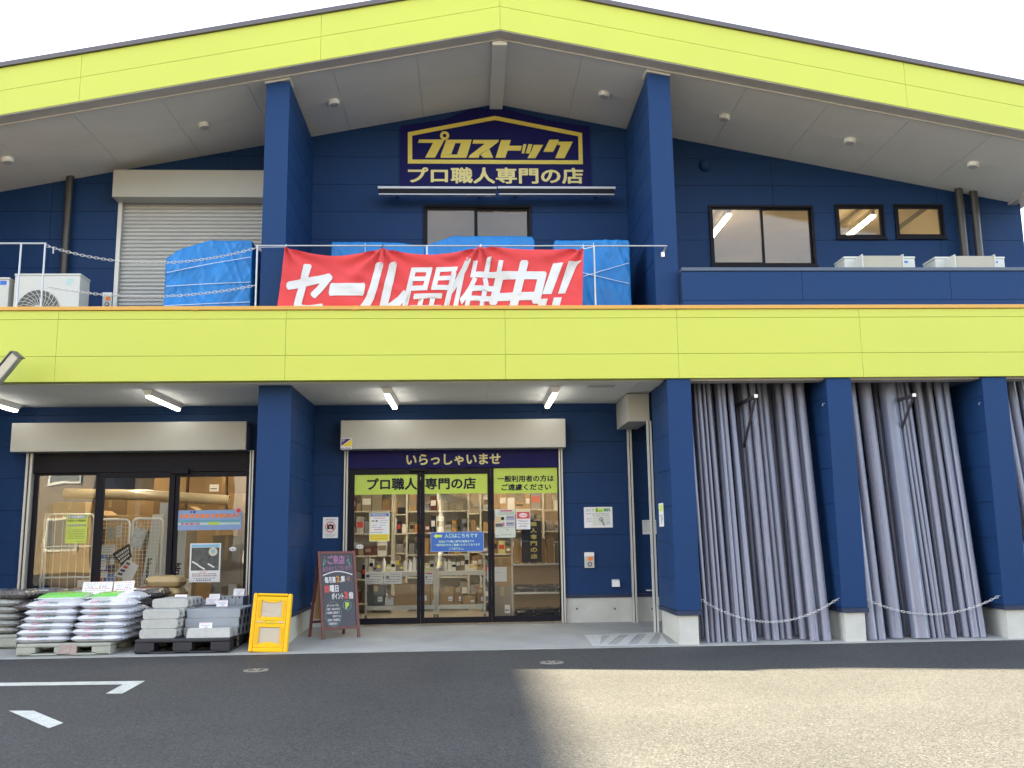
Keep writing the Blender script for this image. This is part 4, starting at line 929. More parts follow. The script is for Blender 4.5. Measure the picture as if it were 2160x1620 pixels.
tarp("blue tarpaulin stack tied with ropes in front of the upstairs shutter", [(349,560),(352,545),(380,527),(420,514),(445,508),(530,508),(533,510)], .62, .55, 1, .035, [[(352,575),(440,557),(529,542)],[(350,604),(430,599),(529,595)],[(346,645),(430,641),(527,637)]])
tarp("low blue tarpaulin stack behind the left part of the banner", [(699,514),(701,511),(800,511),(850,513),(893,520)], .95, .7, 2, .02, [[(770,513),(771,640)]])
tarp("blue tarpaulin stack with the raised flat top below the centre window", [(890,521),(920,511),(955,499),(1040,498),(1123,499),(1127,507)], 1.0, .7, 3, .022, [[(893,526),(892,640)]])
tarp("blue tarpaulin stack crossed by ropes at the right end of the banner", [(1169,512),(1172,507.5),(1250,507),(1324,507),(1327,511)], .70, .7, 4, .025, [[(1172,601),(1240,580),(1326,555)],[(1172,563),(1240,578),(1326,598)],[(1252,512),(1256,640)]])
# ---- sale banner
YB = .105
tp = [at(x, y, YB) for x, y in ((602,521),(806,523.5),(1013,520.5),(1230,525.5))]; bl = at(586, 648, YB); br = at(1227, 648, YB)
zbot = CT-.19
def cloth(u, v):
    """u 0..1 left to right, v 0 bottom .. 1 top"""
    k = min(2, int(u*3)); t = u*3-k; us = [.0, .325, .655, 1.0]
    uu = u; k = 0
    while k < 2 and uu > us[k+1]: k += 1
    t = (uu-us[k])/(us[k+1]-us[k]); p = tp[k]+(tp[k+1]-tp[k])*t; sag = (.105, .092, .022)[k]*4*t*(1-t)
    zt_ = p.z-sag
    xb_ = bl.x+(br.x-bl.x)*u; x = p.x*v+xb_*(1-v)-.03*(1-u)*(1-v)**2
    z = zbot+(zt_-zbot)*v
    wv = (1-v)**.6
    y = YB - .035*math.sin(u*23+2*v)*wv*.5 - .03*noise.noise(Vector((u*9, v*2.2, 3)))*(.4+wv) - .018*noise.noise(Vector((u*16+v*6, v*5, 9)))
    for a_ in us:        # pull folds fanning out from the tie points
        dx = u-a_; dv = 1-v
        if dv < .75: y -= .034*math.cos(9*math.atan2(dx*3.4, dv+.03))*math.exp(-((dx*3.4)**2+dv**2)*5)
    return Vector((x, y, z))
mb = MB(); nu, nv = 150, 34; vs = [cloth(i/nu, j/nv) for j in range(nv+1) for i in range(nu+1)]
mb.add(vs, [(j*(nu+1)+i, j*(nu+1)+i+1, (j+1)*(nu+1)+i+1, (j+1)*(nu+1)+i) for j in range(nv) for i in range(nu)], BANNER, True)
ban = thing("sale_banner", "red cloth banner with white sale lettering tied along the terrace railing", "banner", (tp[1].x, YB, CT)); mb.build("cloth", ban)
mb = MB()
def bt(body, x0, y0, x1, y1, bold=.020, shear=.28):
    """lettering mapped on the cloth: photo box -> cloth parameters"""
    A_ = at(x0, y1, YB); B_ = at(x1, y0, YB)
    def fn(u, v):
        xt = A_.x+(B_.x-A_.x)*u; zt_ = A_.z+(B_.z-A_.z)*v
        cu = (xt-tp[0].x)/(tp[3].x-tp[0].x)
        for _ in range(6):
            k = max(.02, min(.98, cu)); top_ = cloth(k, 1.0); cv = (zt_-zbot)/(top_.z-zbot); p = cloth(k, cv); cu += (xt-p.x)/(tp[3].x-tp[0].x)
        p = cloth(max(.005, min(.995, cu)), max(0.01, min(.99, cv))); p.y -= .006; return p
    for kk_, (vs_, fs_) in enumerate(strikes(body, bold, shear, 1.0)):
      # refine long edges so that the print follows the folds
      bm_ = bmesh.new(); vv = [bm_.verts.new((a_, b_, 0)) for a_, b_ in vs_]
      for f in fs_:
          try: bm_.faces.new([vv[i] for i in f])
          except ValueError: pass
      for _ in range(2):
          ed = [e for e in bm_.edges if e.calc_length() > .12]
          if ed: bmesh.ops.subdivide_edges(bm_, edges=ed, cuts=1, use_grid_fill=True)
      bmesh.ops.triangulate(bm_, faces=bm_.faces); bm_.verts.index_update()
      mb.add([fn(v_.co.x, v_.co.y)+Vector((0,-.0004*kk_,0)) for v_ in bm_.verts], [[v_.index for v_ in f.verts] for f in bm_.faces], BANNERW, True); bm_.free()
bt("セ", 604, 557, 702, 662, .036); bt("ー", 693, 596, 771, 625, .036); bt("ル", 746, 553, 860, 674, .036); bt("開", 838, 563, 966, 690, .012); bt("催", 948, 542, 1062, 688, .010); bt("中", 1032, 549, 1153, 678, .032); 
def bquad(tl_, tr2, br2, bl2):
    """straight sided stroke given by its four photo corners, laid on the cloth"""
    NU, NV = 4, 10; vs_ = []
    for jj in range(NV+1):
        for ii in range(NU+1):
            u_, v_ = ii/NU, jj/NV
            px_ = (tl_[0]*(1-u_)+tr2[0]*u_)*(1-v_)+(bl2[0]*(1-u_)+br2[0]*u_)*v_; py_ = (tl_[1]*(1-u_)+tr2[1]*u_)*(1-v_)+(bl2[1]*(1-u_)+br2[1]*u_)*v_
            t_ = at(px_, py_, YB); cu = (t_.x-tp[0].x)/(tp[3].x-tp[0].x)
            for _ in range(6):
                k_ = max(.02, min(.98, cu)); cv = (t_.z-zbot)/(cloth(k_, 1.0).z-zbot); cu += (t_.x-cloth(k_, cv).x)/(tp[3].x-tp[0].x)
            p_ = cloth(max(.005, min(.995, cu)), max(.01, min(.99, cv))); p_.y -= .007; vs_.append(p_)
    mb.add(vs_, [(jj*(NU+1)+ii, (jj+1)*(NU+1)+ii, (jj+1)*(NU+1)+ii+1, jj*(NU+1)+ii+1) for jj in range(NV) for ii in range(NU)], BANNERW, True)
bquad((1167,555),(1188,554),(1163,621),(1143,622)); bquad((1199,552),(1220,551),(1192,618.5),(1177,620))
bquad((1137,632),(1155,631),(1147,662),(1131,662)); bquad((1168,628.5),(1185,627),(1176,662),(1159,662))
mb.build("sale_lettering", ban)
for p, px in zip(tp, (602,806,1013,1230)):
    mb = MB(); mb.tube([p+Vector((0,-.012,-.006)), p+Vector((.01,.01,.03)), Vector((p.x+.005,.14,zr2+.016)), Vector((p.x-.012,.155,zr2)), p+Vector((-.006,.005,.0))], .0045, ROPE if px != 806 else BLACK, 6); mb.build("tie", ban)
mb = MB(); mb.tube([tp[0], Vector((xa, .14, zr2-.02))], .003, ROPE, 5); mb.build("tie", ban); mb = MB(); mb.tube([tp[3], Vector((xm, .14, zr2-.01))], .005, ROPE, 5); mb.build("tie", ban)

# ================================================================== PIPES IN THE OPEN BAYS
def pipe(x, y, dia, lx, ly, length, m, lab, grp, prnt=False, z0=None):
    z0 = fz(y) if z0 is None else z0; a = Vector((x, y, z0)); d = Vector((lx, ly, 1)).normalized(); b = a+d*length; mb = MB(); r = dia/2
    sg_ = 28 if dia > .1 else 18
    mb.tube([a, b], r, m, sg_, False); mb.tube([a+d*.0, a+d*.03], r*.9, PIPEIN, sg_, True); s1 = d.cross(Vector((0,1,0))).normalized(); s2 = d.cross(s1)
    for e in (a, b):
        ring0 = [e+(s1*math.cos(2*math.pi*k/sg_)+s2*math.sin(2*math.pi*k/sg_))*r for k in range(sg_)]; ring1 = [e+(s1*math.cos(2*math.pi*k/sg_)+s2*math.sin(2*math.pi*k/sg_))*r*.9 for k in range(sg_)]
        mb.add(ring0+ring1, [(k, (k+1) % sg_, sg_+(k+1) % sg_, sg_+k) for k in range(sg_)], m)
    if prnt:
        sx = Vector((1,0,0)); f_ = (Vector((0,-1,0))+sx*rnd.uniform(-.5,.5)).normalized(); f_ = (f_-d*f_.dot(d)).normalized(); t_ = d.cross(f_); z = .1
        while z < length-.3:
            L_ = rnd.uniform(.03,.12); c = a+d*(z+L_/2)+f_*(r+.0007); mb.obox(c, d, t_, f_, L_/2, .0028, .0004, PIPEPRINT); z += L_+rnd.choice([.015,.03,.05,.3])
    return tag(mb.build(name="plastic_pipe", origin=tuple(a)), lab, "pipe", grp)
OR = ["first","second","third","fourth","fifth","sixth","seventh","eighth","ninth","tenth","eleventh","twelfth","thirteenth","fourteenth","fifteenth","sixteenth"]
def size_word(d): return "thin" if d < .055 else "medium" if d < .08 else "thick" if d < .13 else "very wide"
def bay(items, ox, sc, Y0, front, bayname, grp, lean=.12):
    for k, (zx, zw, zy) in enumerate(items):
        px, py = ox[0]+zx/sc, ox[1]+zy/sc; q = gnd(px, py, 0, SLOPE); y = max(.09, q.y) if front else max(.35, q.y+.12)
        dia = zw/sc/FPX*(y+CAM_D); y += dia/2; x = at(px, py, y).x
        lab = f"{size_word(dia)} grey plastic pipe, {OR[k]} from the left in the front row, {bayname} bay" if front else f"{size_word(dia)} grey pipe half hidden behind the front row in the {bayname} pipe bay"
        pipe(x, y, dia*.97, rnd.uniform(-.006,.006), lean+rnd.uniform(-.01,.01) if front else lean*.85+rnd.uniform(-.01,.01), 3.55 if front else 3.6, PIPEM if rnd.random() < .6 else PIPEM2, lab, grp, front and dia > .082)
F1 = [(320,50,1060),(388,50,1052),(458,58,1058),(516,40,1052),(603,64,1050),(715,64,1054),(785,62,1052),(905,78,1052),(1078,96,1027),(1183,92,1035),(1262,66,1017),(1350,86,1017),(1532,102,1020),(1672,120,1045),(1826,120,1040)]
bay(F1, (1440,1180), 6.0, .1, True, "left", "pipes in the left bay")
B1 = [(300,60,1000),(480,60,1000),(590,60,1000),(690,66,1000),(940,66,985),(1180,70,980),(1390,70,975),(1660,80,985),(222,36,1030),(262,36,1030),(350,46,1020),(425,46,1020),(555,46,1020),(655,50,1020),(745,50,1020),(845,52,1020),(980,62,1000),(1035,62,995),(1130,66,990),(1225,70,990),(1300,72,990),(1440,80,988),(1500,70,988),(1600,72,1000),(1750,70,1005)]
bay(B1, (1440,1180), 6.0, .4, False, "left", "pipes in the left bay")
F2 = [(338,140,980),(455,104,972),(628,172,962),(925,222,966),(1078,56,946),(1150,48,946),(1190,50,944),(1320,78,948),(1470,80,940),(1580,96,945),(1668,84,944)]
bay(F2, (1780,1180), 5.684, .1, True, "middle", "pipes in the middle bay")
B2 = [(400,80,915),(580,80,915),(670,80,915),(830,80,915),(1160,70,910),(1330,70,910),(1490,80,910),(245,60,930),(300,80,930),(540,90,930),(750,80,930),(790,60,930),(1030,70,925),(1115,55,925),(1235,60,925),(1275,60,925),(1395,72,922),(1440,60,922),(1530,72,922),(1625,72,922)]
bay(B2, (1780,1180), 5.684, .4, False, "middle", "pipes in the middle bay")
xr3 = at(2147, 1300, .2).x
for k, (dx, y, dia) in enumerate(((.10,.20,.114),(.22,.24,.089),(.34,.2,.089),(.46,.22,.114),(.60,.24,.076),(.15,.5,.1),(.3,.5,.1),(.45,.5,.1))):
    pipe(xr3+dx, y, dia, -.01, .12, 3.5, PIPEM, f"{size_word(dia)} grey pipe at the right picture edge, {OR[k]} from the rightmost pillar" if k < 5 else "grey pipe half hidden at the back of the rightmost bay", "pipes in the right bay", k == 0)
# support brackets in front of the pipes
for (px, py, lab) in ((1594.5,835.5,"white tipped steel bracket sticking out in the left pipe bay"),(1928.5,833.5,"white tipped steel bracket sticking out in the middle pipe bay")):
    q = at(px, py, .02); o = thing("pipe_bracket", lab, "bracket", (q.x, .3, q.z-.2), "brackets in the pipe bays")
    BD = mat("bracket_steel", (.05,.05,.055), .5)
    mb = MB(); mb.box(q.x-.019, q.x+.019, .025, 1.61, q.z-.019, q.z+.019, BD); mb.build("arm", o)
    mb = MB(); mb.box(q.x-.0205, q.x+.0205, .012, .026, q.z-.0205, q.z+.0205, WHITE); mb.build("end_cap", o, bevel=.004)
    mb = MB(); mb.tube([(q.x, .05, q.z-.02), (q.x, .62, q.z-.55)], .016, BD, 4, True, smooth=False); mb.build("brace", o)
# chains across the bays, with small hooks
def hook(p, s): 
    mb = MB(); mb.tube([p+Vector((s*.02,0,0)), p, p+Vector((-s*.012,0,-.008)), p+Vector((-s*.016,0,-.022)), p+Vector((-s*.006,0,-.03))], .004, GALV, 6); return mb
for (pa, pb, ym, lab, h2) in (((1479.5,1265),(1767,1263),1312,"white chain sagging across the left pipe bay",(1737,851)),((1828.5,1265),(2105,1258),1296,"white chain sagging across the middle pipe bay",(2067,849))):
    a = at(*pa, .07); b = at(*pb, .085); m_ = at((pa[0]+pb[0])/2, ym, .07); sag = (a.z+b.z)/2-m_.z
    chain("pipe_chain", lab, a, b, sag, .034, .0031, CHAIN, "chains across the pipe bays")
    mb = hook(b+Vector((.01,0,.006)), 1); mb2 = hook(at(*h2, .12), 1); tag(mb.build("wall_hook"), "small hook holding the end of the "+lab.replace("white chain sagging across the ","")+" chain", "hook", "hooks on the pillars")
    tag(mb2.build("wall_hook"), "small empty hook high on the pillar side in the "+lab.replace("white chain sagging across the ",""), "hook", "hooks on the pillars")

# ================================================================== GOODS IN FRONT OF THE LEFT SHOP FRONT
def pallet(name_lab, x0, x1, y0, y1, z, m, h=.15):
    o = thing("pallet", name_lab, "pallet", ((x0+x1)/2, (y0+y1)/2, z), "plastic pallets"); w_ = x1-x0; d_ = y1-y0
    mb = MB(); mb.box(x0, x1, y0, y1, z+h-.04, z+h, m); mb.build("deck", o, bevel=.012)
    mb = MB()
    for (a, b) in ((0, .16), (.42, .58), (.84, 1)): mb.box(x0+w_*a, x0+w_*b, y0, y1, z, z+.028, m)
    for (a, b) in ((0,.14),(.43,.57),(.86,1)): mb.box(x0+.01, x1-.01, y0+d_*a, y0+d_*b, z+.001, z+.020, m)
    mb.build("base", o, bevel=.005)
    for i, (a, b) in enumerate(((0,.20),(.40,.60),(.80,1))):
        for (c, d) in ((0,.17),(.42,.58),(.83,1)):
            mb = MB(); mb.box(x0+w_*a, x0+w_*b, y0+d_*c, y0+d_*d, z+.028, z+h-.04, m); mb.build("block", o, bevel=.006)
    return o
PY = .10
gx0 = at(33, 1380, PY).x; gx1 = at(232, 1380, PY).x
GP = pallet("pale grey plastic pallet under the white sacks", gx0, gx1, PY, PY+1.12, .012, PALG, .128)
mb = MB(); mb.box(gx0+.46, gx0+.66, PY-.004, PY-.0005, .03, .13, mat("stained_patch",(.34,.27,.25),.7,var=.3,vscale=30))
mb.build("stained_label", GP)
bx0 = at(284, 1378, .10).x; bx1 = at(484, 1378, .10).x
BP = pallet("black plastic pallet carrying concrete blocks", bx0, bx1, .09, 1.2, .012, PALB, .155)
mb = MB(); 
for k in range(2): mb.box(bx1+.0005, bx1+.003, .42, .50, .04+.062*k, .09+.062*k, ACG)
mb.build("side_label", BP)
lx1 = at(33, 1358, .70).x
LP = pallet("pale plastic pallet cut off by the left picture edge", lx1-1.2, lx1+.02, .68, 1.75, .04, PALG, .15)
# ---- sacks
def sack_surface(w_, d_, h_, seed, pinch=.05, flat=4.0):
    def S(u, v, top=1):
        a = max(0, 1-abs(v)**flat)**.5*max(0, 1-abs(u)**(flat+2))**.5
        n1 = noise.noise(Vector((u*2.2+seed, v*1.8, top*3.1)))*.10 + noise.noise(Vector((u*6+seed, v*5, top*2)))*.05
        t = h_/2*(a*(1+n1*1.6)) + .0012
        x = w_/2*u*(1-.03*v*v) ; y = d_/2*v*(1-pinch*(abs(u)**5)*2.0)
        z = h_/2 + top*t + .006*noise.noise(Vector((u*3, v*3, seed)))*(1 if top > 0 else .3)
        return Vector((x, y, max(.0, z)))
    return S
def sack_mesh(w_, d_, h_, seed, m, nu=26, nv=16, **kw):
    S = sack_surface(w_, d_, h_, seed, **kw); mb = MB()
    for top in (1, -1):
        vs = [S(-1+2*i/nu, -1+2*j/nv, top) for j in range(nv+1) for i in range(nu+1)]
        f = [(j*(nu+1)+i, j*(nu+1)+i+1, (j+1)*(nu+1)+i+1, (j+1)*(nu+1)+i) for j in range(nv) for i in range(nu)]
        if top < 0: f = [tuple(reversed(q)) for q in f]
        mb.add(vs, f, m, True)
    for s_ in (-1, 1):        # sealed end seam
        vs = []
        for j in range(nv+1):
            p = S(s_, -1+2*j/nv, 1); q = p+Vector((s_*.022, 0, .010*math.sin(j*1.7+seed)-.004)); vs += [p, q]
        mb.add(vs, [(2*j, 2*j+1, 2*j+3, 2*j+2) for j in range(nv)], m, True)
    return mb, S
def decorate(mb, S, red=None, green=None, ring=None):
    up = Vector((0,-.3,1)).normalized()
    def fn(u0, u1, v0, v1): return lambda a, b: S(u0+(u1-u0)*a, v0+(v1-v0)*b)+Vector((0,-.003,.0025))
    if red:
        vs, fs, *_ = glyphs("ミユキ"); mb.add([fn(-.52,-.20,-.965,-.60)(a, b) for a, b in vs], fs, mat("sack_red",(.55,.02,.05),.45,var=0))
        mb.add([fn(-.52,-.20,-.965,-.60)(a+.012, b+.03)+Vector((0,-.0004,.0004)) for a, b in vs], fs, MATS["sack_red"])
        vs, fs, *_ = glyphs("の砂利"); mb.add([fn(-.17,.26,-.95,-.66)(a, b) for a, b in vs], fs, mat("sack_green",(.04,.16,.14),.45,var=0)); mb.add([fn(-.17,.26,-.95,-.66)(a+.01, b+.02)+Vector((0,-.0004,.0004)) for a, b in vs], fs, MATS["sack_green"])
    if green:
        u0, u1, v0, v1 = green; N = 14
        vs = [S(u0+(u1-u0)*i/N, v0+(v1-v0)*j/N)+Vector((0,0,.0022)) for j in range(N+1) for i in range(N+1)]
        mb.add(vs, [(j*(N+1)+i, j*(N+1)+i+1, (j+1)*(N+1)+i+1, (j+1)*(N+1)+i) for j in range(N) for i in range(N)], BAGGREEN, True)
        cu, cv = (u0+u1)/2, (v0+v1)/2
        mb.tube([S(cu+.28*math.cos(t), cv+.34*math.sin(t))+Vector((0,0,.003)) for t in [2*math.pi*k/24 for k in range(24)]], .0035, mat("sack_ochre",(.33,.22,.04),.5), 5, closed=True)
sw, sdp, shh = .575, .385, .0805
protos = []
for k in range(3):
    mb, S = sack_mesh(sw, sdp, shh, 10+k*3.7, BAGW); decorate(mb, S, red=True); protos.append(mb.build("white_sack", origin=(0,0,0)))
zt0 = .012+.128; lay = .0725
used = [False]*3
LY = ["lowest","second lowest","third lowest","third from the top","second from the top","topmost"]
def place(proto, idx, loc, rz, lab, grp, cat="sack", tilt=0, first=None):
    if not first.get(idx): o = proto; first[idx] = True; o.location = loc; o.rotation_euler = (tilt, 0, rz); tag(o, lab, cat, grp)
    else: o = dup(proto, loc, rz, lab, grp, (tilt, 0, rz))
    return o
fst = {}
cxs = (gx0+.285-.03, gx0+.285+.565)
for c, side in enumerate(("left","right")):
    for l in range(6):
        z = zt0+lay*l; rz = rnd.uniform(-.03,.03)+(-.04 if c else .02)
        if l == 5:
            mbt, St = sack_mesh(sw, sdp+.01, .105, 50+c*9, BAGW, flat=2.3); decorate(mbt, St, red=True); tp_ = mbt.build("white_sack", origin=(0,0,0)); tp_.location = (cxs[c]+.05, PY+.25, z-.006); tp_.rotation_euler = (.03, 0, rz)
            tag(tp_, f"plump white printed sack, topmost in the {side} front stack on the grey pallet", "sack", "white sacks in the front row"); continue
        place(protos[(l+c) % 3], (l+c) % 3, (cxs[c]+rnd.uniform(-.015,.015)+.011*l, PY+.20+rnd.uniform(-.01,.012)+.012*l, z), rz, f"white printed sack, {LY[l]} in the {side} front stack on the grey pallet", "white sacks in the front row", first=fst)
# second row: other white sacks, tops with the green print showing
mbA, S = sack_mesh(sw, sdp, .115, 31, BAGW, flat=2.4); decorate(mbA, S, green=(-.93,.98,-.97,.85)); gA = mbA.build("white_sack", origin=(0,0,0))
mbB, S = sack_mesh(sw, sdp, .115, 37, BAGW, flat=2.4); decorate(mbB, S, green=(-.97,.15,-.97,.9)); gB = mbB.build("white_sack", origin=(0,0,0))
mbC, S = sack_mesh(sw, sdp, shh, 41, BAGW); pC = mbC.build("white_sack", origin=(0,0,0)); fc = {}
for row, y in ((1, PY+.60), (2, PY+.97)):
    for c, side in enumerate(("left","right")):
        for l in range(6):
            if row == 2 and (l > 3 or c == 0 and l < 3): continue
            if row == 1 and c == 0 and l < 5: continue
            z = zt0+lay*l; loc = (cxs[c]+.012+rnd.uniform(-.012,.012)+.004*l, y, z)
            if l == 5 and row == 1: 
                o = (gA, gB)[c]; o.location = (loc[0], y-.03, z+.045); o.rotation_euler = (.02, 0, .03*(1-2*c)); tag(o, ("white sack with a broad green print on top behind the left front stack","white sack with a half green half white top behind the right front stack")[c], "sack")
            else: place(pC, 0, loc, rnd.uniform(-.04,.04), f"white sack, {LY[l]} in the {'middle' if row == 1 else 'rear'} {side} stack, seen from its end", "white sacks behind the front row", first=fc)
if not fc: bpy.data.objects.remove(pC)
# the two sacks that carry the left second-row top one
for l in range(5):
    dup(pC, (cxs[0]+.01, PY+.60, zt0+lay*l), rnd.uniform(-.03,.03), "white sack hidden behind the left front stack on the grey pallet", "white sacks behind the front row")
# dark gravel sacks along the shop front
GY = 1.52
pal_x = [at(x, 1270, GY).x for x in (12, 100, 190, 310)]
pallet("pale plastic pallet at the back under the gravel sacks", at(70,1300,GY).x, at(350,1300,GY).x, 1.28, 1.88, fz(1.4), PALG, .15)
gp = []
for k in range(3):
    mb, S = sack_mesh(.60, .46, .125, 60+5*k, BAGG, flat=3.0)
    if k < 2:
        N = 10; m_ = (mat("sack_blueprint",(.20,.28,.40),.4,var=.3,vscale=30), mat("sack_redprint",(.36,.05,.05),.4,var=.3,vscale=30))[k]
        for (u0,u1,v0,v1,mm) in ((-.45,.45,-.55,.15,m_),(-.55,.35,-.93,-.78,mat("sack_paleprint",(.55,.56,.58),.5,var=.3,vscale=60))):
            vs = [S(u0+(u1-u0)*i/N, v0+(v1-v0)*j/N)+Vector((0,-.001,.0025)) for j in range(N+1) for i in range(N+1)]
            mb.add(vs, [(j*(N+1)+i, j*(N+1)+i+1, (j+1)*(N+1)+i+1, (j+1)*(N+1)+i) for j in range(N) for i in range(N) if (i*7+j*3) % 5 != 0], mm, True)
    gp.append(mb.build("gravel_sack", origin=(0,0,0)))
fg = {}; NM = ["at the left picture edge","second from the left edge","behind the green printed sacks","behind the price boards"]
for c, x in enumerate(pal_x):
    for l in range(4):
        k = (0 if c < 2 else 1) if l in (3, 1) or c in (1, 3) else 2
        y = GY - (.12 if c == 0 else 0) - (.12 if c == 3 and l == 3 else 0); z = fz(1.4)+.15+.113*l
        place(gp[k], k, (x+rnd.uniform(-.03,.03), y+rnd.uniform(-.03,.03), z), rnd.uniform(-.1,.1), f"dark gravel sack, {('lowest','second lowest','second from the top','topmost')[l]} of the column {NM[c]}", "gravel sacks along the shop front", tilt=rnd.uniform(-.04,.06) if l == 3 else 0, first=fg)
mb, S = sack_mesh(.62, .42, .085, 81, BAGP); pp = mb.build("pale_sack", origin=(0,0,0)); fp = {}
for l in range(5): place(pp, 0, (lx1-.33+rnd.uniform(-.01,.01), .92, .19+.078*l), rnd.uniform(-.02,.02), f"pale grey sack, {('lowest','second lowest','middle one','second from the top','topmost')[l]} on the pallet at the left edge", "pale sacks at the left edge", first=fp)
mb, S = sack_mesh(.60, .46, .11, 88, BAGG, flat=3.0)
o = mb.build("gravel_sack", origin=(0,0,0)); o.location = (at(92,1285,.98).x, .98, .56-.11); o.rotation_euler = (.03, 0, .1); tag(o, "dark gravel sack leaning between the pale sacks and the white stack", "sack")
mb, S = sack_mesh(.60, .46, .11, 93, BAGG, flat=3.0)
for l in range(2): pass
o = mb.build("gravel_sack", origin=(0,0,0)); o.location = (at(20,1275,.98).x, 1.0, .585); tag(o, "dark gravel sack lying on top of the pale sacks at the left edge", "sack")
# kraft paper sacks
mb, S = sack_mesh(.46, .36, .145, 101, BAGK, flat=5.0)
vs, fs, *_ = glyphs("コメリ" if False else "+"); mb.box(-.215, -.175, -.1865, -.184, .055, .095, BLACK); mb.box(-.203, -.187, -.188, -.1866, .065, .085, BAGK)
mb.quad((-.1,-.05,.1465),(.1,-.05,.1465),(.1,.02,.1465),(-.1,.02,.1465), ACD)
kp = mb.build("kraft_sack", origin=(0,0,0)); fk = {}; kx = at(346, 1240, 1.62).x; zk = at(340, 1216, 1.5).z
for l in range(6): place(kp, 0, (kx+rnd.uniform(-.01,.01), 1.66, zk-.142*(l+1)), rnd.uniform(-.05,.05), f"brown paper sack, {('topmost','second from the top','third from the top','fourth from the top','fifth from the top','lowest')[l]} of the pile before the shop window", "brown paper sacks", first=fk)
# ---- concrete blocks
def block_mesh(name, w_, d_, h_, m, rnd_ends, holes, bev):
    o = thing(name, "x", "concrete block", (0,0,0)); mb = MB()
    if rnd_ends:     # ends rounded in plan-view of the face
        r = .03; pts = []
        for (cx_, cz_, a0) in ((w_/2-r, r, -90), (w_/2-r, h_-r, 0), (-w_/2+r, h_-r, 90), (-w_/2+r, r, 180)):
            for k in range(5): t = R(a0+90*k/4); pts.append((cx_+r*math.cos(t), cz_+r*math.sin(t)))
        mb.prism(pts, -d_/2, d_/2, m)
    else: mb.box(-w_/2, w_/2, -d_/2, d_/2, 0, h_, m)
    mb.build("body", o, bevel=bev)
    for (hy, hz_, hw, hh) in holes:
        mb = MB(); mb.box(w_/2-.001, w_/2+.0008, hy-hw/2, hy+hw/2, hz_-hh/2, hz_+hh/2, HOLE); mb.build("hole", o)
    return o
lw, ld, lh = .405, .122, .103
pb1 = block_mesh("curb_block", lw, ld, lh, BLOCK, True, [(0,.055,.035,.028)], .006); fb = {}
zb0 = .012+.155; X1 = at(293, 1345, .16).x+lw/2
LN = ["bottom layer","second layer","third layer","top layer"]
RN = ["front row","second row from the front","third row from the front","rear row"]
for l in range(4):
    for r_ in range(4):
        y = .16+ld/2+.127*r_+(.012*l)+(.21 if l == 3 else 0); x = X1+rnd.uniform(-.006,.006)+.006*l+.01*r_+(.012 if l == 2 else 0)+(.03 if l == 3 else 0)
        lab = f"pale rounded concrete block, {RN[r_]}, {LN[l]} of the left pile"; loc = (x, y, zb0+.105*l)
        if not fb: pb1.location = loc; tag(pb1, lab, "concrete block", "pale concrete blocks"); fb[0] = 1
        else: dup(pb1, loc, rnd.uniform(-.02,.02), lab, "pale concrete blocks")
gw, gd, gh = .60, .15, .0985
pb2 = block_mesh("hollow_block", gw, gd, gh, BLOCKG, False, [(0,.05,.07,.06)], .003); fb = {}
X2 = at(391, 1320, .34).x+gw/2-.004
for l in range(3):
    for r_ in range(4):
        y = .33+gd/2+.156*r_+.008*l; loc = (X2+.008*l+rnd.uniform(-.004,.004)+.006*r_, y, zb0+.1*l); lab = f"long smooth grey block, {RN[r_]}, {LN[l] if l < 2 else 'top layer'} of the right pile"
        if not fb: pb2.location = loc; tag(pb2, lab, "concrete block", "long grey blocks"); fb[0] = 1
        else: dup(pb2, loc, rnd.uniform(-.006,.006), lab, "long grey blocks")
# single bevelled kerb piece in front
fx = at(442, 1340, .2).x; mb = MB(); w_ = .245
vs = [(fx-w_, .13, zb0), (fx+w_, .13, zb0), (fx+w_, .30, zb0), (fx-w_, .30, zb0), (fx-w_+.012, .165, zb0+.105), (fx+w_-.012, .165, zb0+.105), (fx+w_-.012, .29, zb0+.105), (fx-w_+.012, .29, zb0+.105)]
mb.add(vs, [(0,3,2,1),(4,5,6,7),(0,1,5,4),(1,2,6,5),(2,3,7,6),(3,0,4,7)], BLOCK); tag(mb.build("kerb_block", bevel=.006), "single pale kerb block with sloping face lying in front of the long grey blocks", "concrete block")
# upright hollow blocks at the back right
for k in range(4):
    x = at(481+15.2*(k-1), 1268, 1.13).x
    for l in range(2):
        o = thing("hollow_block", f"upright hollow grey block, {OR[k]} from the left, {'upper' if l else 'lower'} row, rear of black pallet", "concrete block", (x, 1.13, zb0+.2*l), "upright hollow blocks")
        mb = MB(); mb.box(x-.042, x+.042, .98, 1.28, zb0+.2*l, zb0+.2*l+.198, BLOCKG); mb.build("body", o, bevel=.004)
        z_ = zb0+.2*l
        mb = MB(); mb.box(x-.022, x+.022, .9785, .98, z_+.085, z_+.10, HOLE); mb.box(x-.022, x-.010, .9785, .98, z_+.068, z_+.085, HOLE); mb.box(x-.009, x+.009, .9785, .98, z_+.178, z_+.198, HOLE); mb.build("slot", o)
X3 = at(418, 1273, .98).x
for k in range(3):
    o = thing("hollow_block", f"flat hollow grey block, {OR[k]} from the front behind the long grey blocks", "concrete block", (X3+.08*k, 1.02+.09*k, zb0+.2), "flat hollow blocks")
    mb = MB(); x = X3+.06*k; y = 1.0+.09*k; mb.box(x-.195, x+.195, y, y+.08, zb0+.17, zb0+.36, BLOCKG); mb.box(x-.195, x+.195, y, y+.08, zb0, zb0+.168, BLOCKG); mb.build("body", o, bevel=.004)
    mb = MB()
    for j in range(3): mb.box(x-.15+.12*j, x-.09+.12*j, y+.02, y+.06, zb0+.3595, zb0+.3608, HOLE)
    mb.build("hole", o)
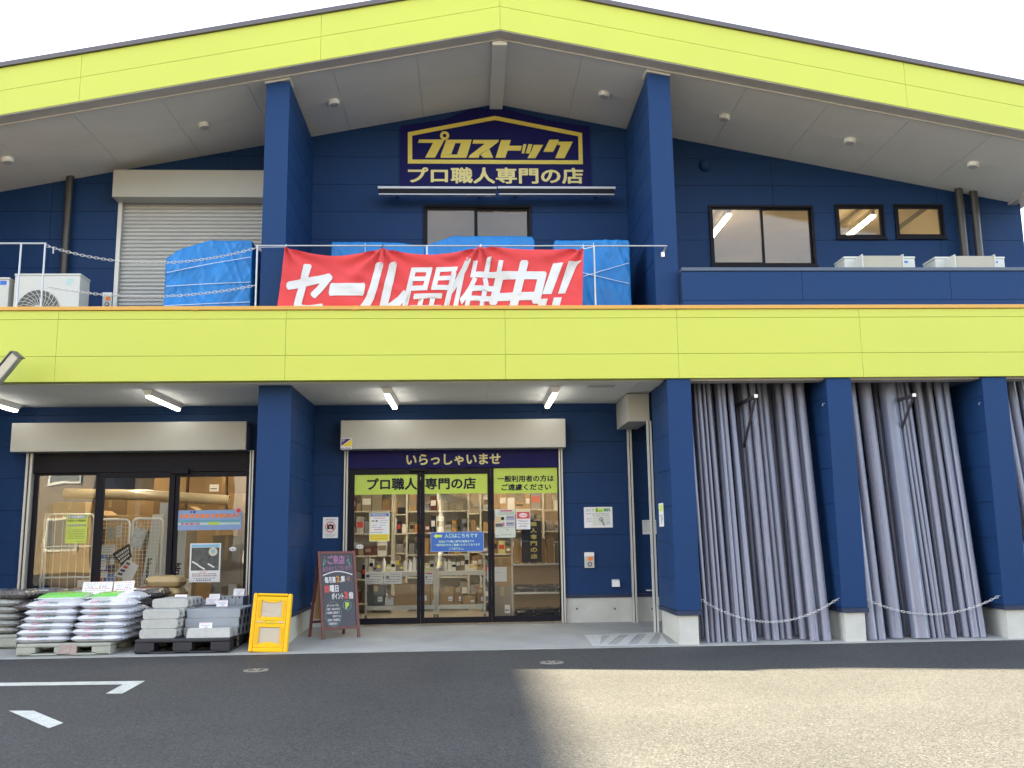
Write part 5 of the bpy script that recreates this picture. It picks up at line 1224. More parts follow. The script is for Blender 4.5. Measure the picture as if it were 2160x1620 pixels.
# ---- price cards
def card(px0, py0, px1, py1, Y, lab, tilt=.25, big=False, roll=0.0):
    r = rect(px0, py0, px1, py1, Y); w_, h_ = (r[1]-r[0]), (r[3]-r[2])/math.cos(tilt); c = Vector(((r[0]+r[1])/2, Y, r[2])); mb = MB()
    ax = Vector((math.cos(roll), 0, math.sin(roll))); up_ = Vector((-math.sin(roll)*math.cos(tilt), math.sin(tilt), math.cos(roll)*math.cos(tilt))); nn = ax.cross(up_)
    mb.obox(c+up_*h_/2, ax, nn, up_, w_/2, .002, h_/2, PAPER)
    def ln(u0, u1, v, hh, m):
        u = u0
        while u < u1-.01:
            e = min(u1, u+rnd.uniform(.03,.10)); p = c+ax*((u+e)/2-.5)*w_+up_*(v*h_)+nn*.0026; mb.obox(p, ax, nn, up_, (e-u)/2*w_, .0003, hh*h_/2, m); u = e+rnd.uniform(.01,.05)
    if big:
        for (a, b, v, hh, m) in ((.08,.95,.90,.03,REDINK),(.12,.45,.76,.05,GREYINK),(.55,.9,.74,.04,GREYINK),(.18,.4,.60,.06,GREYINK),(.55,.8,.60,.06,GREYINK),(.08,.92,.48,.05,REDINK),(.1,.45,.33,.04,GREYINK),(.5,.85,.33,.04,GREYINK),(.2,.4,.16,.05,REDINK),(.6,.85,.14,.05,REDINK)): ln(a, b, v, hh, m)
    else:
        for (a, b, v, hh, m) in ((.05,.95,.92,.04,REDINK),(.15,.9,.68,.06,PURPLE),(.2,.8,.52,.05,GREYINK),(.4,.7,.36,.10,GREYINK),(.3,.9,.14,.06,REDINK)): ln(a, b, v, hh, m)
    tag(mb.build("price_card"), lab, "price card", "white price cards")
card(172, 1228, 235, 1254, 1.02, "wide white price board on the left above the gravel sacks", .35, True); card(238, 1226.5, 281, 1259, .97, "taller white price board on the right above the gravel sacks", .35, True, .05)
card(368, 1254.5, 393, 1268.5, .74, "white price card on the pale concrete block pile", .3); card(395, 1262, 413, 1268.5, .9, "small half hidden price card behind the pale concrete block pile", .3)
card(441, 1253, 463, 1266, .95, "upper price card at the back of the long grey blocks", .3); card(434, 1261, 458, 1275, .88, "left price card on the long grey blocks", .3); card(456, 1266.5, 480, 1282, .74, "right price card on top of the long grey blocks", .3)
card(492, 1242, 515, 1257, 1.2, "price card on the upright hollow blocks near the blue pillar", .3); card(420, 1313.5, 447, 1330, .185, "price card standing on the single kerb block at the front", .12)
# ---- folded yellow crate leaning beside the pallet
q = at(563.5, 1372, .07); o = thing("folding_crate", "bright yellow folded plastic crate with milky windows leaning upright beside the black pallet", "crate", (q.x, .07, .004)); CW, CH, CTh = .435, .645, .075
parts = []
def cb(name, boxes, m, bevel=.004):
    mb = MB()
    for b in boxes: mb.box(*b, m)
    ob = mb.build(name, None, bevel, origin=(0,0,0)); ob.parent = o; return ob
hw = CW/2
cb("rim", [(-hw,-hw+.045,0,CTh,0,CH),(hw-.045,hw,0,CTh,0,CH),(-hw+.0451,hw-.0451,0,CTh,0,.05),(-hw+.0451,hw-.0451,0,CTh,CH-.03,CH)], CRATE, .014)
cb("back_panel", [(-hw+.04,hw-.04,.052,CTh-.004,.04,CH-.02)], CRATE)
for z0 in (.05, .345):
    zt_ = z0+.265
    cb("side_panel", [(-hw+.0455,-hw+.10,.008,.05,z0,zt_),(hw-.10,hw-.0455,.008,.05,z0,zt_),(-hw+.1001,hw-.1001,.008,.05,z0,z0+.04),(-hw+.1001,hw-.1001,.008,.05,zt_-.045,zt_)]+[(s_*.150-.004,s_*.150+.004,.002,.009,z0+.03,zt_-.04) for s_ in (-1,1)]+[(s_*.132-.004,s_*.132+.004,.002,.009,z0+.03,zt_-.04) for s_ in (-1,1)], CRATE, .004)
    cb("window", [(-hw+.101,hw-.101,.020,.030,z0+.041,zt_-.046)], CRATEW, .001)
    mb = MB(); N = 14; pts = []; top_ = z0 > .2
    if top_: pts = [(-.115+.23*k/N, zt_-.045-.022*math.sin(math.pi*k/N)) for k in range(N+1)]; poly = [(-.115, zt_-.040)]+pts[0:]+[(.115, zt_-.040)]; poly = pts+[(.115, zt_-.044), (-.115, zt_-.044)]
    else: pts = [(-.115+.23*k/N, z0+.041+.022*math.sin(math.pi*k/N)) for k in range(N+1)]; poly = [(-.115, z0+.039), (.115, z0+.039)]+pts[::-1]
    mb.prism(poly, .010, .0195, CRATE); ob = mb.build("curved_lip", None, 0, origin=(0,0,0)); ob.parent = o
cb("hinge_bar", [(-hw+.0455,-.055,.004,.05,.316,.344),(.055,hw-.0455,.004,.05,.316,.344)], CRATE); cb("latch", [(-.0549,.0549,.008,.05,.302,.344)], mat("latch_yellow",(.58,.42,.012),.4)); cb("slot_window", [(-.150,-.085,.0025,.0045,.322,.338),(.085,.150,.0025,.0045,.322,.338)], CRATEW, 0)
cb("hinge", [(s_*(hw-.012)-.008, s_*(hw-.012)+.008, -.003, .003, z_, z_+.05) for s_ in (-1,1) for z_ in (.08,.17,.25,.38,.46,.55)], CRATE, .002)
o.rotation_euler = (R(-9), R(2.0), R(-2)); o.location.z = .006
# ================================================================== CHALKBOARD
fl, fr_, bl_, br_ = gnd(682,1349,0,SLOPE), gnd(757,1344,0,SLOPE), gnd(653,1343,0,SLOPE), gnd(724,1337,0,SLOPE)
tl = at(672.5, 1163, (fl.y+bl_.y)/2-.02); tr_ = at(746, 1162, (fr_.y+br_.y)/2-.02)
cbd = thing("chalkboard_stand", "wooden A-frame chalkboard with handwritten points offer standing left of the entrance door", "chalkboard", tuple((fl+fr_)/2))
def bar(name, a, b, wx, wy, m=WOOD, nrm=None):
    d = (b-a).normalized(); n_ = nrm or Vector((0,-1,0)); s_ = d.cross(n_).normalized(); n_ = s_.cross(d); mb = MB(); mb.obox((a+b)/2, s_, n_, d, wx/2, wy/2, (b-a).length/2, m); mb.build(name, cbd, bevel=.003)
e1 = (fr_-fl).normalized(); eu = ((tl+tr_)/2-(fl+fr_)/2).normalized(); nf = e1.cross(eu).normalized()
lw_ = .036
bar("leg", fl, tl, lw_, .022, nrm=nf); bar("leg", fr_, tr_, lw_, .022, nrm=nf)
back = (Vector((0,1,0)))*.025
eub = ((tl+tr_)/2-(bl_+br_)/2).normalized(); nb = eub.cross(e1).normalized()
bar("leg", bl_, tl+back, lw_, .022, nrm=-nb); bar("leg", br_, tr_+back, lw_, .022, nrm=-nb)
Wd = (tr_-tl).length; Hh = ((tl+tr_)/2-(fl+fr_)/2).length
def onb(u, v, off=.012): return (fl+(fr_-fl)*u)*(1-v)+(tl+(tr_-tl)*u)*v + nf*off
v0 = .105
bar("rail", onb(0.04, v0+.012, 0), onb(.96, v0+.012, 0), .034, .021, nrm=nf); bar("rail", onb(.04, .982, 0), onb(.96, .982, 0), .034, .021, nrm=nf)
bar("rail", lerp(bl_, tl, .17)+back*.3, lerp(br_, tr_, .17)+back*.3, .03, .02, nrm=-nb)
mb = MB(); mb.add([onb(.05,v0+.02,.002), onb(.95,v0+.02,.002), onb(.95,.97,.002), onb(.05,.97,.002), onb(.05,v0+.02,-.006), onb(.95,v0+.02,-.006), onb(.95,.97,-.006), onb(.05,.97,-.006)], [(0,1,2,3),(7,6,5,4)], CHALK)
mb.build("board", cbd)
mb = MB(); 
def bp(u, v): return (bl_+(br_-bl_)*u)*(1-v)+(tl+back+(tr_-tl)*u)*v
mb.add([bp(.06,.2), bp(.94,.2), bp(.94,.96), bp(.06,.96)], [(3,2,1,0)], CARD); mb.build("back_board", cbd)
mb = MB()
W0, W1, V0, V1 = .09, .91, v0+.03, .955
def ch(body, u0, u1, v_0, v_1, m, bold=.03, skew=0.0):
    """u,v inside the black board, v measured from its top edge downwards"""
    for k, (vs, fs) in enumerate(strikes(body, bold, 0, 1.0)):
        mb.add([onb(W0+(W1-W0)*(u0+(u1-u0)*a), V1-(V1-V0)*(v_1+(v_0-v_1)*b - skew*a), .0026+.00012*k) for a, b in vs], fs, m)
def stroke(pts, wd, m):
    for p, q in zip(pts, pts[1:]):
        P_, Q_ = onb(W0+(W1-W0)*p[0], V1-(V1-V0)*p[1], .0032), onb(W0+(W1-W0)*q[0], V1-(V1-V0)*q[1], .0032); d = (Q_-P_); L_ = d.length; d.normalize(); mb.obox((P_+Q_)/2, d, nf.cross(d), nf, L_/2+wd*.3, wd/2, .0003, m)
ch("ご来店", .17, .77, .005, .135, CHP, .035); ch("ありがとうございます!", .0, 1.0, .165, .235, CHP, .015, .02)
stroke([(.0+.1*k, .285-.05*math.sin(math.pi*k/10)+.0) for k in range(11)], .012, CHW)
ch("毎月第", .04, .42, .305, .395, CHW, .035); ch("2", .44, .56, .295, .39, CHO, .07); ch("、", .57, .61, .365, .395, CHW, .02); ch("第", .60, .74, .30, .385, CHW, .035); ch("4", .77, .93, .30, .385, mat("chalk_faint",(.24,.15,.13),.9), .05)
ch("日", .02, .18, .43, .53, CHR, .09); ch("曜日", .20, .50, .425, .525, CHW, .035); ch("ポイント", .25, .66, .535, .625, CHW, .035); ch("2", .68, .82, .52, .62, CHR, .10); ch("倍", .84, 1.0, .53, .625, CHW, .035)
for k, (t_, u0, u1, m_) in enumerate((("ポイントカードの",.07,.45,CHW),("ご提示・お忘れの方は",.05,.50,CHW),("お気軽に店員まで",.05,.50,CHW),("お声かけ下さい!",.25,.53,CHW),("次回のご来店時に",.07,.50,CHW),("ご利用頂けます",.10,.40,CHW))): ch(t_, u0, u1, .69+.05*k, .725+.05*k, m_, .02)
stroke([(.28+.27*math.cos(2*math.pi*k/28), .825+.17*math.sin(2*math.pi*k/28)) for k in range(29)], .003, CHB)
stroke([(.77+.14*math.cos(2*math.pi*k/24), .715+.065*math.sin(2*math.pi*k/24)) for k in range(25)], .004, CHB); ch("P", .70, .84, .67, .765, CHG, .10)
for (bx_, s_) in ((.06,1),(.90,-1)):
    stroke([(bx_, .06), (bx_-.05*s_, .15)], .006, CHB); stroke([(bx_, .06), (bx_+.06*s_, .085)], .006, CHB); stroke([(bx_-.05*s_, .15), (bx_+.06*s_, .085)], .006, CHB); stroke([(bx_+.01*s_, .03), (bx_+.03*s_, .02)], .006, CHP)
mb.build("chalk_writing", cbd)

# ================================================================== INSIDE THE SHOP (seen through the glass)
for (x, lab) in ((-5.6,"long lit ceiling lamp inside the shop behind the left shop front"),(-3.6,"long lit ceiling lamp inside the shop near the left inner wall"),(-1.0,"long lit ceiling lamp inside the shop behind the left entrance door"),(.7,"long lit ceiling lamp inside the shop behind the right entrance window"),(2.6,"long lit ceiling lamp inside the shop far right")):
    o = thing("shop_lamp", lab, "lamp", (x, 5, 2.80), "ceiling lamps inside the shop"); mb = MB(); mb.box(x-.06, x+.06, 2.25, 7.8, 2.81, 2.848, SHELFM); mb.build("body", o); mb = MB(); mb.box(x-.05, x+.05, 2.25, 7.8, 2.79, 2.81, LEDIN); mb.build("tube", o)
def carton(x, y, z, w_, d_, h_, m, lab, rz=0, grp="cartons inside the shop", open_=False, lbl=True):
    o = thing("carton", lab, "carton", (x, y, z), grp); mb = MB(); mb.box(-w_/2, w_/2, -d_/2, d_/2, 0, h_, m); p = mb.build("box", None, .006, origin=(0,0,0)); p.parent = o
    mb = MB(); mb.box(-w_/2-.001, w_/2+.001, -.025, .025, h_, h_+.0015, TAPE); mb.box(-.025, .025, -d_/2-.0015, -d_/2, h_*.72, h_, TAPE)
    if lbl: mb.box(w_*.12, w_*.40, -d_/2-.0022, -d_/2-.0008, h_*.2, h_*.45, PAPER); mb.box(w_*.15, w_*.34, -d_/2-.003, -d_/2-.0023, h_*.28, h_*.31, BLACK)
    p = mb.build("tape_and_label", None, 0, origin=(0,0,0)); p.parent = o
    if open_:
        mb = MB(); mb.obox((-w_/2-.06, 0, h_+.03), Vector((.8,0,-.5)).normalized(), (0,1,0), Vector((.5,0,.8)).normalized(), .09, d_/2, .003, m); p = mb.build("flap", None, 0, origin=(0,0,0)); p.parent = o
    o.rotation_euler = (0, 0, rz); return o
HW = ["bottom row","second row","third row","fourth row","fifth row","top row"]
for i in range(8):
    x = -6.6+.56*i; zz = FLOOR
    for j in range(5):
        h_ = rnd.choice([.42,.46,.5]); yy = 5.2+.25*math.sin(i*1.3)
        if zz+h_ > 2.55 or (i < 3 and j > 3): break
        carton(x+rnd.uniform(-.02,.02), yy, zz, .53, .5, h_, rnd.choice([CARD,CARD,CARD2,CARD3]), f"brown carton, {OR[i]} stack from the left at the back of the left room, {HW[j]}", rnd.uniform(-.05,.05), lbl=rnd.random() < .6); zz += h_+.004
for (x, y, w_, d_, h_, m, lab, op) in ((-5.9,3.75,.62,.5,1.35,CARD2,"tall dark carton behind the left roll cage",False),(-5.25,3.9,.5,.5,1.55,CARD,"tall open carton behind the left roll cage",True),(-4.55,4.1,.7,.5,1.3,CARD3,"greyish wide carton behind the wire grid cages",True),(-3.85,3.9,.6,.5,1.6,CARD,"brown carton tower near the right part of the left shop front",True),(-5.0,3.35,.35,.3,.55,CARD,"small carton on the floor inside the roll cage",False),(-2.98,2.55,.42,.06,1.18,CARD3,"flat grey board carton leaning behind the white framed poster",False),(-3.42,2.62,.40,.05,1.22,CARD3,"second flat grey board carton behind the framed poster",False)):
    carton(x, y, FLOOR, w_, d_, h_, m, lab, rnd.uniform(-.06,.06), open_=op)
# plastic wrapped long roll lying on the cartons
mb = MB(); mb.tube([(-6.5,4.5,2.02),(-5.2,4.45,1.98),(-3.9,4.5,1.88)], .085, mat("wrapped_roll",(.40,.34,.24),.3,coat=.4), 18); tag(mb.build("wrapped_roll"), "long plastic wrapped roll lying across the cartons in the left room", "roll")
def roll_cage(lab, px0, px1, pyt, Y, style):
    a = at(px0, pyt, Y); b = at(px1, pyt, Y); x0, x1, zt_ = a.x, b.x, a.z; z0 = FLOOR+.12; r = .016 if style == "bars" else .017
    o = thing("roll_cage", lab, "roll cage", ((x0+x1)/2, Y, FLOOR), "roll cages inside the shop"); rc = .07
    def loop(yy, xa, xb):
        pts = [(xa, yy, z0), (xa, yy, zt_-rc)] + [(xa+rc-rc*math.cos(t), yy, zt_-rc+rc*math.sin(t)) for t in (R(30),R(60),R(90))] + [(xb-rc+rc*math.sin(t), yy, zt_-rc+rc*math.cos(t)) for t in (R(30),R(60),R(90))] + [(xb, yy, z0)]
        return pts
    mb = MB(); mb.tube(loop(Y, x0, x1), r, CAGE, 8); mb.build("front_frame", o)
    if style == "bars":
        mb = MB(); mb.tube([(x0-.07,Y+.06,z0),(x0-.07,Y+.06,zt_-.05),(x0-.05,Y+.06,zt_),(x0+.02,Y+.06,zt_)], r, CAGE, 8); mb.build("side_frame", o)
        mb = MB()
        for t in (.34,.66,.98): z = zt_-(zt_-z0)*t*.93; mb.tube([(x0,Y,z),(x1,Y,z)], .013, CAGE, 8)
        for k in range(1, 6): x = x0+(x1-x0)*k/6; mb.tube([(x,Y+.01,z0),(x,Y+.01,zt_-.01)], .0045, CAGE, 5)
        mb.build("bars", o)
        mb = MB()
        for t in (.30,.64): z = zt_-(zt_-z0)*t; mb.box(x0-.065, x0-.005, Y+.0, Y+.05, z-.03, z+.03, CAGE)
        mb.build("clamp", o)
    else:
        mb = MB(); n_ = 8
        for k in range(1, n_): x = x0+(x1-x0)*k/n_; mb.tube([(x,Y,z0),(x,Y,zt_)], .0035, CAGE, 4)
        z = zt_-.06
        while z > z0: mb.tube([(x0,Y,z),(x1,Y,z)], .0035, CAGE, 4); z -= (x1-x0)/n_*1.05
        mb.build("wire_grid", o)
    mb = MB(); mb.box(x0-.05, x1+.02, Y, Y+.6, z0-.03, z0, CAGE); mb.build("base", o)
    for dx in (0, 1):
        mb = MB(); x = x0+(x1-x0)*dx; mb.cyl((x-.015,Y+.05,FLOOR+.05),(x+.015,Y+.05,FLOOR+.05), .05, ACD, 14); mb.build("castor", o)
roll_cage("white tube roll cage with bars behind the left shop window", 101, 199, 1085, 2.75, "bars"); roll_cage("white wire grid cage behind the middle door of the left shop front", 208, 274, 1096, 2.62, "grid"); roll_cage("white wire grid cage next to the long white cartons", 281, 344, 1094, 2.56, "grid")
# things clipped to / standing by the cages
def leaning(name, lab, cat, c0, c1, c2, c3, Y, m, extra=None):
    mb = MB(); p = [at(*c, Y) for c in (c0, c1, c2, c3)]; q = [v+Vector((0,.04,0)) for v in p]
    mb.add(p+q, [(3,2,1,0),(4,5,6,7),(0,1,5,4),(1,2,6,5),(2,3,7,6),(3,0,4,7)], m)
    if extra: extra(mb, p)
    return tag(mb.build(name), lab, cat)
def vert_text(body, u0, u1, v0, v1):
    def f(mb, p):
        S_ = lambda u, v: (p[0]*(1-u)+p[1]*u)*(1-v)+(p[3]*(1-u)+p[2]*u)*v
        for k, (vs, fs) in enumerate(strikes(body, .045, 0, 1.0)): mb.add([S_(u0+(u1-u0)*b, v1+(v0-v1)*a)+Vector((0,-.002-.0001*k,0)) for a, b in vs], [tuple(reversed(q)) for q in fs], BLACK)
    return f
WB = mat("white_carton", (.62,.63,.63), .6, var=.03)
def vt2(mb, p): vert_text("kinuno.", .2, .62, .93, .60)(mb, p)
leaning("long_carton", "tall white carton with black sideways lettering leaning behind the grid cage", "carton", (322,1085), (343,1085), (322,1240), (297,1240), 2.72, WB, vt2)
leaning("long_carton", "tall plain white carton standing upright next to the door frame", "carton", (338,1060), (358,1060), (352,1240), (327,1240), 2.85, mat("white_carton_grey",(.50,.52,.55),.6))
leaning("long_carton", "tall white carton with black sideways lettering behind the right leaf of the left shop front", "carton", (371,1112), (392,1112), (386,1250), (364,1250), 2.6, WB, vert_text("kinuno.", .25, .7, 1.0, .55))
def blk(mb, p):
    S_ = lambda u, v: (p[0]*(1-u)+p[1]*u)*(1-v)+(p[3]*(1-u)+p[2]*u)*v
    for r_ in range(3):
        u = .1
        while u < .9: e = u+rnd.uniform(.06,.12); mb.quad(S_(u,.2+.25*r_)+Vector((0,-.002,0)),S_(u,.36+.25*r_)+Vector((0,-.002,0)),S_(e,.36+.25*r_)+Vector((0,-.002,0)),S_(e,.2+.25*r_)+Vector((0,-.002,0)),PAPER); u = e+.04
leaning("goods_card", "black price card with pale lettering hanging askew on the grid cages", "card", (237,1168), (271,1147), (277,1174), (256,1193), 2.52, BLACK, blk)
def wcd(mb, p):
    S_ = lambda u, v: (p[0]*(1-u)+p[1]*u)*(1-v)+(p[3]*(1-u)+p[2]*u)*v
    for k, m_ in enumerate((ACD, REDINK, PURPLE, ACD)): mb.quad(*[S_(u,v)+Vector((0,-.002,0)) for u, v in ((.12+.0*k,.08+.22*k),(.12,.22+.22*k),(.40,.22+.22*k),(.40,.08+.22*k))], m_)
leaning("goods_card", "white leaflet with dark pictures hanging askew on the grid cages", "card", (268,1181), (292,1193), (276,1225), (239,1214), 2.50, PAPER, wcd)
leaning("goods_card", "grey printed leaflet in a sleeve on the right grid cage", "card", (284,1112), (311,1118), (296,1160), (273,1150), 2.50, mat("leaflet_grey",(.45,.46,.46),.4,var=.4,vscale=25))
for k, (x0, y0, x1, y1, m) in enumerate(((214,1150,243,1170,PAPER),(228,1112,241,1138,MATS["leaflet_grey"]),(246,1108,256,1134,PAPER),(212,1178,224,1202,PAPER),(232,1178,241,1190,PAPER),(213,1205,226,1218,PAPER))):
    r = rect(x0, y0, x1, y1, 2.585); mb, yy, U, V = sheet("", "", "", r, 2.585, m, lines=[(.1,.9,.75,.08,GREYINK),(.1,.7,.5,.06,GREYINK),(.1,.8,.25,.06,GREYINK)])
    tag(mb.build("goods_card"), ("white card on the upper middle of the left grid cage","grey card near the top of the left grid cage","narrow white card near the top right of the left grid cage","white card low on the left side of the left grid cage","small white card low in the middle of the left grid cage","lowest white card on the left grid cage")[k], "card", "cards on the left grid cage")
for k in range(9):
    x = at(214+6*(k % 3)*1.8, 1120+k*9, 2.8).x; z = .75+.13*(k//3)
    mb = MB(); mb.box(x-.05, x+.05, 2.78+.03*(k % 2), 2.86, z-.05, z+.05, rnd.choice([REDINK, ACD, PURPLE, BLUEINK])); tag(mb.build("packaged_goods", bevel=.004), "small packaged article hanging behind the left grid cage", "goods", "articles behind the left grid cage")
# ---- entrance: rolling display shelves
def display_shelf(lab, pxa, pxb, Y, zt_, zb_):
    xa_, xb2 = at(pxa, 1250, Y).x, at(pxb, 1250, Y).x; o = thing("display_shelf", lab, "shelf", ((xa_+xb2)/2, Y, FLOOR), "white display shelves inside the entrance")
    for x in (xa_, xb2):
        for y in (Y, Y+.45): mb = MB(); mb.box(x-.014, x+.014, y-.014, y+.014, FLOOR+.10, zt_+.22, SHELFM); mb.build("post", o)
    for z in (zt_, zb_): mb = MB(); mb.box(xa_+.015, xb2-.015, Y-.012, Y+.46, z-.06, z, SHELFM); mb.build("tray", o)
    for x in (xa_, xb2): mb = MB(); mb.cyl((x-.014,Y,FLOOR+.05),(x+.014,Y,FLOOR+.05), .045, ACD, 14); mb.build("castor", o)
    return xa_, xb2
YD = 2.62; zt_ = at(845, 1206, YD).z; zb_ = at(845, 1277, YD).z
s0, s1 = display_shelf("white wheeled display shelf behind the left entrance door", 772, 917, YD, zt_, zb_); s2, s3 = display_shelf("white wheeled display shelf behind the middle entrance door", 923, 1022, YD, zt_, zb_)
for (pa, pb, zt2_, m, lab) in ((832,908,1233,CARD,"brown carton with white label on the lower tray of the left display shelf"),(812,831,1259,WB,"small white carton on the lower tray of the left display shelf"),(776,810,1235,ACD,"dark bundle on the lower tray of the left display shelf"),(928,957,1240,CARD,"brown carton at the left of the middle display shelf"),(958,974,1241,CARD2,"narrow dark carton on the middle display shelf"),(976,1003,1258,CARD,"low brown carton on the middle display shelf"),(1006,1020,1244,CARD2,"brown carton at the right of the middle display shelf")):
    a, b = at(pa, 1250, YD+.03).x, at(pb, 1250, YD+.03).x; carton((a+b)/2, YD+.2, zb_+.001, b-a, .34, at(850, zt2_, YD+.03).z-zb_, m, lab)
for k, (pa, pb, m, lab) in enumerate(((770,808,MATS["leaflet_grey"],"left price sheet hanging on the left display shelf"),(810,848,PAPER,"right price sheet hanging on the left display shelf"),(896,913,PAPER,"price sheet hanging at the right end of the left display shelf"))):
    r = rect(pa, 1207, pb, 1232, YD-.02); mb, yy, U, V = sheet("", "", "", r, YD-.016, PAPER, prints=[(.06,.25,.55,.8,ACD)] if k == 0 else [(.1,.3,.45,.7,GREYINK),(.05,.95,.86,.95,REDINK if k == 2 else PAPER)], lines=[(.4,.9,.8,.05,GREYINK),(.4,.9,.6,.06,GREYINK),(.1,.9,.35,.05,GREYINK),(.1,.8,.18,.05,GREYINK)]); tag(mb.build("price_sheet"), lab, "price sheet", "price sheets on the display shelves")
bm_ = [PAPER, WHITE, ACD, GREYINK, CARD, CARD2, CARD3, SHELFM, MATS["leaflet_grey"], PAPER, REDINK, GREYINK, CREAM, ACD]
for k in range(26):
    x = s0+.04+(s3-s0-.1)*k/25; h_ = rnd.uniform(.07,.22); y = YD+rnd.uniform(.05,.3); m = rnd.choice(bm_); mb = MB()
    if k in (8,9,10,3,17,18): mb.tube([(x,y,zt_),(x,y,zt_+h_*.75),(x,y,zt_+h_*.85),(x,y,zt_+h_)], [.026,.026,.012,.012], rnd.choice([PAPER, GREYINK, WHITE]), 14); nm = "bottle"; lb = "small bottle standing on the upper tray of a display shelf"
    else: mb.box(x-.035, x+.035, y, y+.08, zt_, zt_+h_, m); mb.box(x-.025, x+.025, y-.001, y, zt_+h_*.4, zt_+h_*.7, rnd.choice([PAPER, YELINK, BLACK])); nm = "packaged_goods"; lb = "small box on the upper tray of a display shelf"
    tag(mb.build(nm, bevel=.002), lb, nm.replace("_"," "), "small goods on the display shelves" if nm != "bottle" else "bottles on the display shelves")
carton(at(1060,1280,2.6).x, 2.75, FLOOR, .26, .3, at(1060,1237,2.6).z-FLOOR, CARD3, "tall pale carton standing behind the right entrance window"); carton(at(1056,1200,2.7).x, 2.85, at(1060,1236,2.7).z, .30, .3, .40, CARD, "carton with a white sheet on top of the tall pale carton", lbl=False)
r = rect(1028, 1196, 1069, 1227, 2.66); mb, yy, U, V = sheet("", "", "", r, 2.66, PAPER, lines=[(.4,.7,.6,.03,GREYINK)]); tag(mb.build("paper_sheet"), "plain white sheet stuck on the carton behind the right entrance window", "sheet")
# shelving with dark bagged goods at the right
xa_, xb2 = at(1081,1250,2.75).x, at(1190,1250,2.75).x; o = thing("goods_rack", "white rack with dark bagged clothing behind the right entrance window", "rack", ((xa_+xb2)/2, 2.75, FLOOR))
for x in (xa_, xb2): mb = MB(); mb.box(x-.012, x+.012, 2.74, 2.77, FLOOR, 1.62, SHELFM); mb.build("post", o)
for z in (FLOOR+.04, .46, .86): mb = MB(); mb.box(xa_, xb2, 2.74, 3.2, z-.025, z, SHELFM); mb.build("shelf", o)
mb = MB(); mb.box(xa_, xb2, 3.2, 3.22, FLOOR, 1.1, CARD); mb.build("back_panel", o)
DB = mat("dark_bag", (.02,.022,.03), .22, coat=.6, bump=.4, bscale=18)
for k in range(6):
    mb, S = sack_mesh(.32, .34, .10, 120+k*3, DB); b_ = mb.build("clothing_bag", origin=(0,0,0)); b_.location = (xa_+.18+.30*(k % 3), 2.93, (FLOOR+.04, .46)[k//3]+.001); tag(b_, "glossy dark bag of folded clothing on the rack behind the right entrance window", "bag", "dark bags on the rack")
for k in range(7):
    x = xa_+.08+.12*k; mb = MB(); mb.box(x-.045, x+.045, 2.8, 2.95, .861, .861+rnd.uniform(.15,.4), rnd.choice([CARD, CARD2, ACD, REDINK, CARD])); tag(mb.build("packaged_goods", bevel=.003), "carton or package on the top shelf of the rack behind the right entrance window", "packaged goods", "packages on the rack top")
# navy vertical flag inside
r = rect(1100, 1098, 1142, 1186, 2.66); mb, yy, U, V = sheet("", "", "", r, 2.66, NAVYINK, prints=[]); 
for k, chh in enumerate("職人専門の店"): mb.ftext(chh, U(.45), U(.78), V(.86-.155*k), V(.97-.155*k), yy, GOLD, .03)
tag(mb.build("shop_flag"), "dark navy vertical flag with yellow lettering behind the right entrance window", "flag")
# gondola shelves deeper in the shop
gi = 0
for (xg, yg) in ((-1.75,4.2),(-.55,4.6),(.65,4.2),(1.7,4.8),(3.0,4.4),(-1.2,6.4),(-.1,6.5),(1.15,6.4),(2.3,6.5)):
    o = thing("store_shelf", f"tall white goods shelf inside the shop, {OR[gi%5]} from the left in the {'nearer' if gi < 5 else 'rear'} row", "shelf", (xg, yg, FLOOR), "goods shelves deeper in the shop"); gi += 1
    for x in (xg-.5, xg+.5): mb = MB(); mb.box(x-.015, x+.015, yg, yg+.4, FLOOR, 2.1, SHELFM); mb.build("post", o)
    mb = MB(); mb.box(xg-.49, xg+.49, yg+.38, yg+.40, FLOOR, 2.1, SHELFM); mb.build("back_panel", o)
    for z in (.25,.62,.98,1.33,1.68): mb = MB(); mb.box(xg-.485, xg+.485, yg, yg+.378, z-.022, z, SHELFM); mb.build("shelf", o)
    for z in (.25,.62,.98,1.33,1.68):
        x = xg-.46
        while x < xg+.40:
            w_ = rnd.uniform(.07,.17); h_ = rnd.uniform(.10,.29); mb = MB(); mb.box(x, x+w_-.012, yg+.02, yg+.2, z+.001, z+h_, rnd.choice([CARD, CARD, CARD2, CARD3, PAPER, ACD, ACD, GREYINK, GREYINK, CARD2, CARD3, MATS["leaflet_grey"], WOOD, NAVYINK, rnd.choice([REDINK, TAN, CREAM, ORANGEINK, BLUEINK])]))
            if rnd.random() < .6: mb.box(x+.01, x+w_-.025, yg+.0185, yg+.0195, z+h_*.35, z+h_*.7, rnd.choice([PAPER, BLACK, PAPER, CARD3, REDINK]))
            tag(mb.build("packaged_goods"), "small packaged article on the goods shelves deeper in the shop", "packaged goods", "articles on the goods shelves"); x += w_
    x = xg-.45
    while x < xg+.35:
        w_ = rnd.uniform(.22,.38); h_ = rnd.uniform(.22,.42); mb = MB(); mb.box(x, x+w_-.01, yg+.03, yg+.36, 2.101, 2.1+h_, rnd.choice([CARD, CARD2, CARD3])); mb.box(x+w_*.3, x+w_*.6, yg+.0285, yg+.0295, 2.1+h_*.3, 2.1+h_*.6, PAPER)
        tag(mb.build("carton", bevel=.004), "brown carton stacked on top of the tall goods shelves inside the shop", "carton", "cartons on top of the goods shelves"); x += w_
